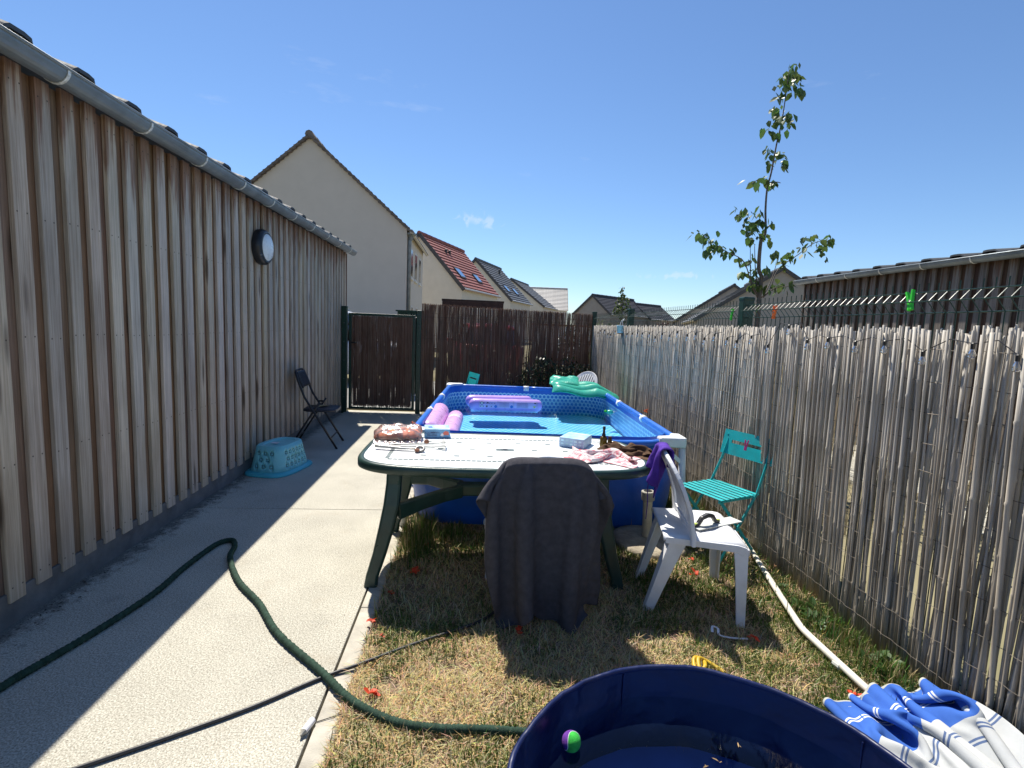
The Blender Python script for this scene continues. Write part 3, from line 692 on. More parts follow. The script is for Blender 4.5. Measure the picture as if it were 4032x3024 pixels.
for sy in (-1, 1):
    for (a, c) in ((-.9, -.03), (.03, .9)):
        zd = .0 if sy > 0 else -.034; MB().tube([(a + (c - a) * k / 8, sy * PL, ZR + zd * sin(pi * (a + (c - a) * k / 8 + .9) / 1.8) ** .35 if abs(a + (c - a) * k / 8) < .9 else ZR) for k in range(9)], TR, 14).build('rim_tube', X['bluetube'], pool, smooth=True)
    MB().tube([(-.035, sy * PL, ZR + zd), (.035, sy * PL, ZR + zd)], TR + .006, 14).build('joint_clamp', X['white_pl'], pool, smooth=True)
    for sx in (-1, 1):
        b = MB(); r = .11
        poly = [(0.04, 0.04), (-.16, .045), (-.17, -.03), (-.075, -.06), (-.045, -.09), (-.03, -.15), (.045, -.14), (.045, 0)]
        poly = [(sx * (PW + p[0]), sy * (PL + p[1])) for p in poly]
        if sx * sy < 0: poly = poly[::-1]
        b.prism(poly, ZR - .036, ZR + .040); b.build('corner_piece', X['white_pl'], pool, bevel=.014)
        MB().tube([(sx * (PW + .02), sy * (PL + .0), ZR - .03), (sx * (PW + .05), sy * (PL + .05), -.01)], .026, 12).build('corner_leg', X['white_pl'], pool, smooth=True)
        MB().strip([(sx * (PW - .12), sy * (PL + .02), ZR - .04), (sx * (PW + .015), sy * (PL + .02), ZR - .15)], (0, 1, 0), .03, .012).build('corner_brace', X['white_pl'], pool, bevel=.003)
b = MB(); b.lathe([(.03, 0), (.03, .03), (.02, .035)], 14, T(-.42, -PL - .05, .05) @ Matrix.Rotation(pi / 2, 4, 'X')); b.build('drain_cap', X['white_pl'], pool)
MB().lathe([(.022, 0), (.022, .04)], 12, T(.42, -PL - .05, .06) @ Matrix.Rotation(pi / 2, 4, 'X')).build('drain_cap', X['white_pl'], pool)

# floating hammock: two lilac tubes with a net between
def roundtube(b, p0, p1, r, n=20, nl=10):
    p0, p1 = Vector(p0), Vector(p1); d = (p1 - p0).normalized(); pts = []; rr = []
    for k in range(6): a = pi / 2 * k / 5; pts.append(p0 + d * r * .9 * (1 - cos(a)) ); rr.append(max(r * sin(a), .002))
    pts = [p0 + d * (r * .9 * (1 - cos(pi / 2 * k / 5))) for k in range(6)]; rr = [max(r * sin(pi / 2 * k / 5), .003) for k in range(6)]
    Ln = (p1 - p0).length
    for k in range(1, nl): pts.append(p0 + d * (r * .9 + (Ln - 1.8 * r) * k / nl)); rr.append(r * (1 + .012 * sin(k * 2.3)))
    pts += [p1 - d * (r * .9 * (1 - cos(pi / 2 * k / 5))) for k in range(5, -1, -1)]; rr += [max(r * sin(pi / 2 * k / 5), .003) for k in range(5, -1, -1)]
    b.tube(pts, rr, n); return b
hm = thing('pool_hammock', 'lilac inflatable water hammock with printed warnings floating in the pool', 'inflatable', (.42, 5.86, .555), radians(2.5))
HR = .072
roundtube(MB(), (-.43, .0, .035), (.43, .0, .035), HR).build('front_tube', X['lilac'], hm, smooth=True)
roundtube(MB(), (-.46, .27, .035), (.36, .30, .035), HR).build('back_tube', X['lilac'], hm, smooth=True)
def patch(b, x0, x1, a0, a1, off=.0022, n=6):
    vs = []
    for k in range(n + 1):
        a = a0 + (a1 - a0) * k / n
        for x in (x0, x1): vs.append((x, -(HR + off) * cos(a), .035 + (HR + off) * sin(a)))
    b.add(vs, [(2 * k, 2 * k + 1, 2 * k + 3, 2 * k + 2) for k in range(n)]); return b
def disc(b, xc, ac, r, off=.0035, n=14):
    vs = [(xc, -(HR + off) * cos(ac), .035 + (HR + off) * sin(ac))]
    for k in range(n):
        t_ = 2 * pi * k / n; a = ac + r * sin(t_) / HR; x = xc + r * cos(t_)
        vs.append((x, -(HR + off) * cos(a), .035 + (HR + off) * sin(a)))
    b.add(vs, [(0, 1 + k, 1 + (k + 1) % n) for k in range(n)]); return b
ft = hm.children[0]
b = MB(); patch(b, -.315, .365, -.35, .82, .0012); b.build('print_panel', mat('pale_lilac_print', (.56, .44, .80), .4), ft)
b = MB()
for x in (-.315, -.10, .085, .355): patch(b, x - .0015, x + .0015, -.35, .82)
for k in range(9): patch(b, .12, .25, -.22 + k * .085, -.195 + k * .085)
for k in range(7): patch(b, -.085, .03, -.2 + k * .11, -.17 + k * .11)
for k in range(6): patch(b, -.27 + .03 * (k % 5), -.25 + .03 * (k % 5), .3 + .1 * (k // 5), .38 + .1 * (k // 5))
b.build('print_lines', X['print_gr'], ft)
b = MB()
patch(b, -.305, -.262, -.22, -.02); patch(b, -.238, -.218, -.26, .02); patch(b, -.18, -.17, -.2, -.05); disc(b, -.285, .38, .018); patch(b, -.225, -.21, .35, .55); patch(b, .325, .345, .4, .6); b.build('print_pictograms', X['print_dk'], ft)
b = MB(); patch(b, -.298, -.269, -.17, -.07, .0036); disc(b, -.285, .38, .012, .005); b.build('print_light', X['print_wh'], ft)
b = MB(); disc(b, -.125, -.12, .0175); disc(b, .06, -.12, .0175); b.build('print_discs', X['print_bl'], ft)
b = MB(); vs = [(x, -(HR + .003) * cos(a), .035 + (HR + .003) * sin(a)) for x, a in ((.305, .02), (.345, .02), (.325, -.30))]; b.add(vs, [(0, 1, 2)]); b.build('print_triangle', X['print_yl'], ft)
b = MB()
b.grid(24, 12, lambda u, v: (-.40 + .79 * u, -.03 + v * .31, .0 - .07 * sin(pi * v) + .006 * nv(u * 9, v * 4, 1))); b.build('net', X['net'], hm, smooth=True, solid=.001)

h2 = thing('pool_hammock', 'pink lilac inflatable tubes floating at the near left pool wall', 'inflatable', (-.235, 4.55, .60), radians(-3))
roundtube(MB(), (-.085, -.42, .0), (-.085, .55, .03), .095).build('tube', X['pink'], h2, smooth=True)
roundtube(MB(), (.095, -.45, -.02), (.085, .42, .0), .075).build('tube', X['pink'], h2, smooth=True)
b = MB()
for r_ in range(9):
    for c_ in range(2):
        y = .08 + c_ * .12; a = pi / 2 + (r_ - 4) * .16
        vs = [(.089 + .077 * cos(a + da), y + dy, -.008 + .077 * sin(a + da)) for da, dy in ((-.05, 0), (.05, 0), (.05, .09), (-.05, .09))]
        b.add(vs, [(0, 1, 2, 3)])
b.build('print_text', X['print_wh'], h2)

# mint airbed slung over the far right corner of the rim
ab = thing('airbed', 'mint green inflatable airbed draped over the far pool corner', 'inflatable', (1.43, 6.46, .745), radians(-10))
def airbed(u, v, side):
    x = (u - .5) * .84 + .05; y = (v - .5) * .42
    tube_ = abs(sin(v * 4 * pi)) ** .6
    edge = min(1, min(u, 1 - u) * 10) ** .5
    th = (.008 + .028 * tube_) * edge
    z = .022 - max(0, -.04 - y) * .42 - max(0, x - .20) * .42 + .030 * nv(u * 2.2, v * 2.5, 3)
    z += .016 * sin(u * 9 + v * 3)
    x += .05 * nv(u * 3, v * 3, 7) + .03 * (abs(sin(v * 2 * pi)) - .5) * (1 if u > .93 else 0); y += .05 * nv(u * 2, v * 2, 9) - .10 * max(0, u - .3)
    return (x, y, z + side * th)
b = MB(); b.grid(48, 48, lambda u, v: airbed(u, v, 1)); b.grid(48, 48, lambda u, v: airbed(u, v, -1)); b.build('pad', X['mint'], ab, smooth=True)
b = MB()
def pil(u, v, s_):
    a, c = u * 2 - 1, v * 2 - 1; th = max(0, (1 - a ** 4) * (1 - c ** 4)) ** .5 * .034
    return (-.22 + a * .19, .12 + c * .15, .035 + .065 * (c + 1) * .5 + .03 * nv(a * 2, c * 2, 1) + s_ * th + .012 * nv(a * 7, c * 7, 2))
b.grid(20, 20, lambda u, v: pil(u, v, 1)); b.grid(20, 20, lambda u, v: pil(u, v, -1)); b.build('pillow', X['mint'], ab, smooth=True)
# small toy floating
ty_ = thing('floating_toy', 'small green and white toy floating by the right pool wall', 'toy', (1.62, 5.72, .56))
MB().lathe([(.0, -.02), (.035, -.01), (.045, .005), (.03, .025), (0, .032)], 12).build('body', X['mint'], ty_, smooth=True)
MB().lathe([(.0, -.012), (.018, -.006), (.018, .008), (0, .018)], 10, T(-.05, 0, .012)).build('head', X['tape_g'], ty_, smooth=True)
MB().lathe([(.0, -.01), (.02, 0), (0, .012)], 10, T(.05, .01, .0)).build('fin', X['print_wh'], ty_, smooth=True)

# ================================================================== TABLE
tb = thing('garden_table', 'long dark green plastic garden table with white tiled top', 'table', (.235, 3.19, 0), radians(-.8))
HX, HY, ZT = .885, .475, .715
def sup(hx, hy, n=72, e=4.2):
    return [(hx * math.copysign(abs(cos(a)) ** (2 / e), cos(a)), hy * math.copysign(abs(sin(a)) ** (2 / e), sin(a))) for a in [2 * pi * k / n for k in range(n)]]
def ringloft(b, rings):
    n = len(rings[0][0])
    vs = [(x, y, z) for pts, z in rings for x, y in pts]
    b.add(vs, [(i * n + k, i * n + (k + 1) % n, (i + 1) * n + (k + 1) % n, (i + 1) * n + k) for i in range(len(rings) - 1) for k in range(n)])
    return b
b = MB(); ringloft(b, [(sup(HX - .06, HY - .06), ZT - .05), (sup(HX - .012, HY - .012), ZT - .052), (sup(HX, HY), ZT - .045), (sup(HX, HY), ZT - .012), (sup(HX - .008, HY - .008), ZT), (sup(HX - .030, HY - .030), ZT + .001), (sup(HX - .034, HY - .034), ZT - .004)])
b.build('rim', X['green_pl'], tb, smooth=True)
b = MB(); tp = sup(HX - .032, HY - .032); b.add([(x, y, ZT - .0025) for x, y in tp], [tuple(range(len(tp)))]); b.add([(x, y, ZT - .04) for x, y in tp], [tuple(range(len(tp)))[::-1]]); b.build('top', X['tabletop'], tb)
# printed tiles: a border row and scattered rectangles
b = MB()
def q(x, y, w, h): b.add([(x - w / 2, y - h / 2, ZT - .0012), (x + w / 2, y - h / 2, ZT - .0012), (x + w / 2, y + h / 2, ZT - .0012), (x - w / 2, y + h / 2, ZT - .0012)], [(0, 1, 2, 3)])
for i in range(46):
    x = -.68 + i * .0302
    for y in (-.285, .30): q(x, y, .025, .022)
for j in range(18):
    y = -.26 + j * .032
    for x in (-.70, .70): q(x, y, .024, .022)
for i in range(6):
    for j in range(3): q(-.5 + i * .2 + (.09 if j == 1 else 0), -.18 + j * .18, .034, .022)
for (x, y) in ((-.035, 0), (.035, 0)): q(x, y, .045, .05)
tag(b.build('tile_print', X['tabletile'], tb), kind='stuff')
MB().lathe([(.018, 0), (.024, .0), (.024, .0028), (.018, .0028)], 20, T(0, 0, ZT - .0024), cap=False).build('parasol_hole_ring', X['tabletile'], tb)
b = MB(); b.add([(.018 * cos(2 * pi * k / 16), .018 * sin(2 * pi * k / 16), ZT - .0006) for k in range(16)], [tuple(range(16))]); b.build('parasol_hole', X['lamp_black'], tb)
def legcurve(sx, sy):
    o_ = -.045; return [(o_ + sx * .60, sy * .315, .68), (o_ + sx * .602, sy * .325, .58), (o_ + sx * .61, sy * .345, .46), (o_ + sx * .635, sy * .365, .33), (o_ + sx * .67, sy * .380, .18), (o_ + sx * .705, sy * .390, .06), (o_ + sx * .715, sy * .393, -.015)]
for sx in (-1, 1):
    for sy in (-1, 1):
        b = MB(); b.strip(legcurve(sx, sy), (0, sy, 0), [.085, .085, .09, .085, .075, .07, .075], [.06, .06, .065, .06, .052, .05, .055]); b.build('leg', X['green_pl'], tb, bevel=.014)
    for sy in (-1, 1):
        pts = [(sx * .625, sy * .335, .42), (sx * .50, sy * .24, .44), (sx * .38, sy * .12, .445), (sx * .27, sy * .045, .45)]
        b = MB(); b.strip(pts, (0, 0, 1), [.045, .04, .045, .05], [.10, .085, .08, .08]); b.build('brace', X['green_pl'], tb, bevel=.01)
MB().strip([(-.30, 0, .45), (0, 0, .455), (.30, 0, .45)], (0, 0, 1), .09, .075).build('stretcher', X['green_pl'], tb, bevel=.012)

# ================================================================== CHAIRS
def lleg(top, bot, sx, sy, wt, wb, th=.010):
    """moulded leg with an L section whose corner points out to (sx, sy)"""
    def sec(c, w):
        x, y, z = c
        return [(x, y, z), (x - sx * w, y, z), (x - sx * w, y - sy * th, z), (x - sx * th, y - sy * th, z), (x - sx * th, y - sy * w, z), (x, y - sy * w, z)]
    n = 5; rings = []
    for k in range(n + 1):
        u = k / n; rings.append(sec([top[i] + (bot[i] - top[i]) * u for i in range(3)], wt + (wb - wt) * u ** .7))
    vs = [p for r in rings for p in r]; fs = [tuple(range(6)), tuple(n * 6 + k for k in range(6))[::-1]]
    for i in range(n):
        for k in range(6): fs.append((i * 6 + k, (i + 1) * 6 + k, (i + 1) * 6 + (k + 1) % 6, i * 6 + (k + 1) % 6))
    return MB().add(vs, fs)
def plastic_chair(label, loc, rz):
    t = thing('plastic_chair', label, 'chair', loc, rz, 'white moulded garden chairs')
    def seat(u, v):
        x = -.20 + u * .43; w = .225 + .025 * u; y = (v - .5) * 2 * w; e = abs(v - .5) * 2
        z = .43 - .018 * (1 - e ** 2) * sin(pi * min(u * 1.1, 1)) - (.035 * max(0, (u - .86) / .14) ** 2) - .02 * max(0, (e - .88) / .12) ** 2
        return (x, y, z)
    MB().grid(20, 16, seat).build('seat', X['white_pl'], t, smooth=True, solid=.014)
    for sy in (-1, 1):
        pts = [(-.19, sy * .225, .412), (.0, sy * .237, .409), (.17, sy * .249, .405), (.21, sy * .251, .39)]
        MB().strip(pts, (0, sy, 0), [.035, .035, .04, .05], .012).build('seat_apron', X['white_pl'], t, bevel=.003)
    MB().strip([(.227, -.245, .385), (.232, 0, .388), (.227, .245, .385)], (1, 0, 0), .035, .012).build('seat_apron', X['white_pl'], t, bevel=.003)
    for sy in (-1, 1):
        lleg((.225, sy * .252, .405), (.235, sy * .272, -.01), 1, sy, .075, .045).build('leg', X['white_pl'], t, bevel=.003)
        lleg((-.165, sy * .228, .420), (-.275, sy * .205, -.01), -1, sy, .095, .05).build('leg', X['white_pl'], t, bevel=.003)
    def bx(z): return -.055 - .03 * min(1, max(0, (z - .43) / .2)) - .115 * max(0, (z - .56) / .28) ** 1.5
    pts = []; nr = []; ws = []
    zsh = .60                                      # uprights to the shoulder, then the arch
    for k in range(7): pts.append((bx(.40 + (zsh - .40) * k / 6), -.236 + .010 * k / 6, .40 + (zsh - .40) * k / 6)); ws.append(.085 - .025 * k / 6)
    for k in range(1, 24):
        a = pi * k / 24; z = zsh + .235 * sin(a) ** .85; pts.append((bx(z), -.226 * cos(a), z)); ws.append(.060 - .010 * sin(a))
    for k in range(6, -1, -1): pts.append((bx(.40 + (zsh - .40) * k / 6), .236 - .010 * k / 6, .40 + (zsh - .40) * k / 6)); ws.append(.085 - .025 * k / 6)
    MB().strip(pts, (1, 0, .25), ws, .022).build('back_frame', X['white_pl'], t, bevel=.006)
    for y in (-.132, -.088, -.044, 0, .044, .088, .132):
        zt = zsh + .235 * (1 - (y / .226) ** 2) ** .425 - .02
        MB().strip([(bx(z) + .003, y, z) for z in [.44 + (zt - .44) * k / 8 for k in range(9)]], (1, 0, .25), .026, .012).build('slat', X['white_pl'], t, bevel=.003)
    MB().strip([(bx(.46), -.19, .465), (bx(.46) - .006, 0, .462), (bx(.46), .19, .465)], (1, 0, .25), .04, .012).build('lower_rail', X['white_pl'], t, bevel=.003)
    return t
pc = plastic_chair('white plastic chair with a finishing trowel on its seat', (1.29, 2.70, 0), radians(-11.5))
plastic_chair('white plastic chair under the charcoal towel at the table', (.40, 2.70, 0), radians(91))
plastic_chair('white plastic chair mostly hidden behind the far pool corner', (1.62, 7.42, .02), radians(214))

def bistro_chair(label, loc, rz):
    t = thing('bistro_chair', label, 'chair', loc, rz, 'teal folding slatted chairs')
    w = .20; A0 = Vector((-.285, 0, .80)); Mb = T(-.262, 0, .73) @ Matrix.Rotation(radians(-14), 4, 'Y')
    b = MB(); b.box((0, 0, .055), (.007, .42, .070), Mb); b.box((0, 0, -.045), (.007, .42, .086), Mb); b.box((0, -.173, .009), (.007, .074, .022), Mb); b.box((0, .173, .009), (.007, .074, .022), Mb)
    b.build('back_panel', X['teal'], t)
    for sy in (-1, 1):
        for z in (.055, -.05): MB().lathe([(.007, 0), (.006, .003), (0, .004)], 8, Mb @ T(.0035, sy * .18, z) @ Matrix.Rotation(pi / 2, 4, 'Y')).build('rivet', X['teal'], t)
        pts = [(-.275, sy * .17, .76), (-.225, sy * .175, .62), (-.15, sy * .185, .46), (.05, sy * .19, .20), (.20, sy * .19, -.01)]
        MB().strip(pts, (0, 1, 0), .022, .007).build('leg', X['teal'], t, bevel=.002)
        pts = [(-.24, sy * .165, -.01), (-.05, sy * .165, .20), (.17, sy * .165, .435)]
        MB().strip(pts, (0, 1, 0), .022, .007).build('leg', X['teal'], t, bevel=.002)
        MB().strip([(-.17, sy * .165, .437), (.19, sy * .165, .437)], (0, 1, 0), .02, .007).build('seat_rail', X['teal'], t)
    for k in range(8):
        x = -.155 + k * .0475; MB().box((x, 0, .452), (.030, .38, .007)).build('slat', X['teal'], t, bevel=.002)
    for z, x in ((.13, .10), (.15, -.10)): MB().tube([(x, -.185, z), (x, .185, z)], .006, 8).build('cross_rod', X['teal'], t)
    return t
bistro_chair('teal folding slatted chair with a pink peg beside the reed screen', (1.72, 3.27, 0), radians(203))
bistro_chair('teal folding chair whose back just shows behind the pool', (-.21, 7.22, 0), radians(200))
pp = peg(X['tape_p'], 'pink plastic peg clipped on the back of the teal chair', (1.925, 3.335, .745), (0, .2, .5), 1.0)

fc = thing('folding_chair', 'black steel folding chair against the timber wall near the gate', 'chair', (-1.80, 6.14, 0), radians(4))
for sy in (-1, 1):
    pts = [(-.20, sy * .175, .875), (-.17, sy * .19, .78), (-.10, sy * .20, .60), (.02, sy * .205, .40), (.26, sy * .21, .0)]
    MB().tube(pts, .0125, 10).build('front_leg', X['black_metal'], fc, smooth=True)
    MB().tube([(.06, sy * .18, .54), (.0, sy * .18, .44), (-.12, sy * .18, .25), (-.27, sy * .185, 0)], .0115, 10).build('rear_leg', X['black_metal'], fc, smooth=True)
    MB().strip([(-.03, sy * .192, .50), (.04, sy * .188, .50)], (0, 1, 0), .02, .004).build('hinge_plate', X['black_metal'], fc)
MB().tube([(-.20, -.175, .875), (-.21, -.13, .895), (-.212, 0, .90), (-.21, .13, .895), (-.20, .175, .875)], .0125, 10).build('top_bar', X['black_metal'], fc, smooth=True)
MB().grid(14, 8, lambda u, v: (-.212 + .07 * (1 - v) + .02 * (2 * u - 1) ** 2, (u - .5) * .345 * (1 - .12 * abs(v - .5)), .70 + v * .18)).build('back_pad', X['black_vinyl'], fc, smooth=True, solid=.02)
sp_ = [(.19 * math.copysign(abs(cos(a)) ** .5, cos(a)), .19 * math.copysign(abs(sin(a)) ** .5, sin(a))) for a in [2 * pi * k / 40 for k in range(40)]]
b = MB(); ringloft(b, [([(x * .9, y * .9) for x, y in sp_], .425), (sp_, .43), (sp_, .448), ([(x * .9, y * .9) for x, y in sp_], .458), ([(x * .02, y * .02) for x, y in sp_], .461)]); sq = b.build('seat_pad', X['black_vinyl'], fc, smooth=True); sq.location.x = .05
MB().strip([(.236, -.14, .435), (.244, 0, .435), (.236, .14, .435)], (1, 0, 0), .03, .006).build('seat_trim', X['steel'], fc)
for z, x in ((.12, .188), (.12, -.198)): MB().tube([(x, -.2, z), (x, .2, z)], .008, 8).build('cross_rod', X['black_metal'], fc)
def leafmesh(b, M, l=.05, w=.03):
    b.add([(0, 0, 0), (l * .35, w * .5, l * .1), (l * .75, w * .32, l * .06), (l, 0, -.0), (l * .75, -w * .32, l * .06), (l * .35, -w * .5, l * .1), (l * .5, 0, 0)], [(0, 6, 1), (1, 6, 2), (2, 6, 3), (3, 6, 4), (4, 6, 5), (5, 6, 0)], M); return b
b = MB(); leafmesh(b, T(-1.78, 6.1, .466) @ RZ(.7), .14, .09); leafmesh(b, T(-1.74, 6.16, .466) @ RZ(2.2), .10, .06); tag(b.build('dry_leaf', X['leafdry']), 'dry tan leaf lying on the black folding chair', 'leaf')

# ================================================================== TOWEL, CLOTHS
def drape(nx, ny, w, l, place, collide, steps=260, iters=10, seed=0, gather=.86, stiff_b=.25, damp=.985, g=9.8, dt=.012, pin=None):
    """small position-based cloth: a w x l sheet laid out by place(u,v) and let fall onto collide(P)"""
    r = np.random.default_rng(seed)
    U, V = np.meshgrid(np.linspace(0, 1, nx), np.linspace(0, 1, ny), indexing='ij')
    P = place(U, V) + r.normal(0, .0008, (nx, ny, 3)); Q = P.copy(); dx, dy = w / (nx - 1), l / (ny - 1); dd = np.hypot(dx, dy)
    cons = []; P0 = P.copy()
    def add(ax, ay, d, k):
        # offset (ax, ay); colour by parity so no particle is shared within a batch
        for p in range(2):
            i = np.arange(max(0, -ax), nx - max(0, ax)); j = np.arange(max(0, -ay), ny - max(0, ay)); I, J = np.meshgrid(i, j, indexing='ij')
            par = (I // max(abs(ax), 1)) % 2 if ax else (J // max(abs(ay), 1)) % 2
            m = par == p; cons.append(((I[m], J[m]), (I[m] + ax, J[m] + ay), d, k))
    add(1, 0, dx, 1); add(0, 1, dy, 1); add(1, 1, dd, .6); add(1, -1, dd, .6); add(2, 0, 2 * dx, .8); add(0, 2, 2 * dy, .5); add(4, 0, 4 * dx, .3); add(0, 4, 4 * dy, .3)
    for s in range(steps):
        vel = (P - Q) * damp; Q = P.copy(); P = P + vel; P[..., 2] -= g * dt * dt
        for it in range(iters):
            for a, b, d, k in cons:
                e = P[b] - P[a]; L = np.linalg.norm(e, axis=1); c = e * ((L - d) / np.maximum(L, 1e-9) * .5 * k)[:, None]
                P[a] += c; P[b] -= c
            P, hit = collide(P)
            if pin is not None: P[pin] = P0[pin]
        Q = np.where(hit[..., None], P - (P - Q) * .3, Q)     # friction where it rests
    return P

HWB, TOPB = .250, .848
def chair_top(x): return TOPB - .085 * np.clip(np.abs(x) / HWB, 0, 1) ** 7
def over_back(P):
    """keeps the cloth outside the upright chair back and above the ground"""
    x, y, z = P[..., 0], P[..., 1], P[..., 2]; th = .034; tz_ = chair_top(x)
    ins = (np.abs(x) < HWB) & (np.abs(y) < th) & (z < tz_); dz, dy, dx = tz_ - z, th - np.abs(y), HWB - np.abs(x); P = P.copy()
    up = ins & (dz <= dy) & (dz <= dx); sd_ = ins & ~up & (dy <= dx); sx_ = ins & ~up & ~sd_
    P[..., 2] = np.where(up, tz_, z); P[..., 1] = np.where(sd_, np.sign(y + 1e-9) * th, y); P[..., 0] = np.where(sx_, np.sign(x) * HWB, x)
    gr = P[..., 2] < .012; P[..., 2] = np.where(gr, .012, P[..., 2]); return P, ins | gr
NX, NY, FAR, LEN = 66, 92, .30, 1.035
pin = np.zeros((NX, NY), bool); pin[12:54, int(round(FAR / LEN * (NY - 1)))] = True
def lay(U, V_):
    s_ = U - .5; y = FAR - V_ * LEN + .11 * s_; x = (s_ * .66 + .018 * np.sin(U * 9 + 1)) * (1 - .12 * np.clip(-y - .15, 0, 1))
    fold = .05 * (np.exp(-((U - .2) / .035) ** 2) - .8 * np.exp(-((U - .33) / .05) ** 2) + .9 * np.exp(-((U - .52) / .03) ** 2) - .7 * np.exp(-((U - .66) / .05) ** 2) + 1.0 * np.exp(-((U - .78) / .04) ** 2) + .5 * np.sin(U * 7 + 2 + V_ * 1.5))
    yy = np.where(y < 0, y * .10 - .04, y * .10 + .04) + fold * np.clip(np.abs(y) * 4, .05, 1)
    A = np.stack([x, yy, .895 - np.abs(y) * .99], -1); A[pin, 2] = chair_top(A[pin, 0]) + .004; A[pin, 1] = 0; return A
CP = drape(NX, NY, .86, LEN, lay, over_back, steps=110, iters=9, pin=pin, damp=.97)
zc = np.clip(CP[..., 2], 0, .85); Uc = np.linspace(0, 1, NX)[:, None] * np.ones((1, NY)); front = CP[..., 1] < 0
CP[..., 0] *= np.where(front, np.interp(zc, [0, .25, .5, .65, .8, .9], [.70, .83, .98, 1.05, 1.0, 1.0]), 1.0)
CP[..., 2] += np.where(front, (1 - zc / .8) * (.034 * np.sin(Uc * 8.5 - 1.2) + .014 * np.sin(Uc * 21)) + (1 - zc / .8) * .012, 0)
CP[..., 1] -= np.where(front, .03 * (1 - zc / .85), 0)
b = MB(); b.add(CP.reshape(-1, 3).tolist(), [(i * NY + j, (i + 1) * NY + j, (i + 1) * NY + j + 1, i * NY + j + 1) for i in range(NX - 1) for j in range(NY - 1)])
tw = b.build('towel', X['towel'], None, smooth=True, solid=.006, sub=1)
tw.location = (.395, 2.480, 0); tag(tw, 'charcoal towel draped over the chair at the table, hanging to the grass', 'towel')

t = NT('pink_white_cloth'); c_ = t.co()
pf = t.ramp(t.noise(t.mapv(c_, (1, 1.5, .6)), 16, 3, .6, 2.5), .49, .56)
X['pinkcloth'] = t.done(t.pbsdf(t.mix(pf, (.66, .60, .59), t.mix(t.ramp(t.noise(c_, 9), .4, .6), (.62, .10, .15), (.60, .25, .28))), .9, spec=.15, nrm=t.bump(t.noise(c_, 200), .3, .003)))
def heap(w, l, sx_, sy_, hgt, seed, n=46, steps=46):
    """a cloth dropped in a loose heap on a flat top"""
    r_ = np.random.default_rng(seed); ph = r_.uniform(0, 6.28, 12); m_ = int(n * l / w)
    def lay_(U, V_):
        bump = np.sin(U * 19 + ph[0] + 2 * np.sin(V_ * 7 + ph[1])) + np.sin(V_ * 17 + ph[2] + 2 * np.sin(U * 6 + ph[3])) + .6 * np.sin((U + V_) * 27 + ph[4])
        x = (U - .5) * sx_ + .02 * np.sin(V_ * 13 + ph[5]) + .012 * np.sin(U * 29 + ph[6]); y = (V_ - .5) * sy_ + .02 * np.sin(U * 11 + ph[7]) + .012 * np.sin(V_ * 31 + ph[8])
        return np.stack([x, y, hgt * (1.2 + .45 * bump) * (1.25 - 1.1 * np.clip(np.hypot(U - .5, V_ - .5) * 1.6, 0, 1))], -1)
    def flat(P):
        h_ = P[..., 2] < .004; P = P.copy(); P[..., 2] = np.where(h_, .004, P[..., 2]); return P, h_
    K = drape(n, m_, w, l, lay_, flat, steps=steps, iters=8, damp=.9, seed=seed)
    return MB().add(K.reshape(-1, 3).tolist(), [(i * m_ + j, (i + 1) * m_ + j, (i + 1) * m_ + j + 1, i * m_ + j + 1) for i in range(n - 1) for j in range(m_ - 1)])
c1 = heap(.56, .34, .33, .15, .055, 4, steps=26).build('cloth', X['pinkcloth'], None, smooth=True, solid=.002, sub=1)
c1.location = (.835, 3.04, ZT - .002); c1.rotation_euler.z = radians(-20); tag(c1, 'pink and white crumpled cloth on the table', 'cloth')
c2 = heap(.46, .42, .27, .21, .06, 9, steps=26).build('cloth', X['brown'], None, smooth=True, solid=.003, sub=1); c2.location = (1.03, 3.20, ZT - .002); c2.rotation_euler.z = -.4
tag(c2, 'brown crumpled cloth at the right end of the table', 'cloth')
# purple garment over the chair back
pg = thing('garment', 'purple cloth hung over the back of the white chair with the trowel', 'garment', (1.29, 2.70, 0), radians(-11.5))
def garment(u, v):
    s_ = u * 2 - 1; y = s_ * .155 + .075
    top = .60 + .235 * (1 - min(.98, abs(y) / .226) ** 2) ** .425 + .032
    xb = -.085 - .115 * max(0, (top - .592) / .28) ** 1.5
    if v < .55:
        k = v / .55; lo = .155 + .05 * nv(s_ * 3, 0, 1) + .05 * sin(u * 7 + 1); z = top - lo * (1 - k); x = xb - .030 - .03 * (1 - k) + .024 * sin(s_ * 11 + k * 2) * (1 - k * .7)
    elif v < .72:
        k = (v - .55) / .17; a = pi * k; z = top + .014 * sin(a); x = xb - .028 * cos(a)
    else:
        k = (v - .72) / .28; z = top - .10 * k - .03 * k * sin(u * 5); x = xb + .030 + .02 * k + .012 * sin(s_ * 9) * k
    return (x + .006 * nv(s_ * 5, v * 6, 3), y + .014 * nv(v * 5, s_ * 3, 8), z + .006 * nv(s_ * 9, v * 9, 1))
MB().grid(64, 64, garment).build('fabric', X['purple'], pg, smooth=True, solid=.008)
MB().tube([(-.22, .20, .68), (-.235, .205, .56), (-.23, .20, .46), (-.233, .20, .36)], .003, 6).build('cord', X['purple'], pg)

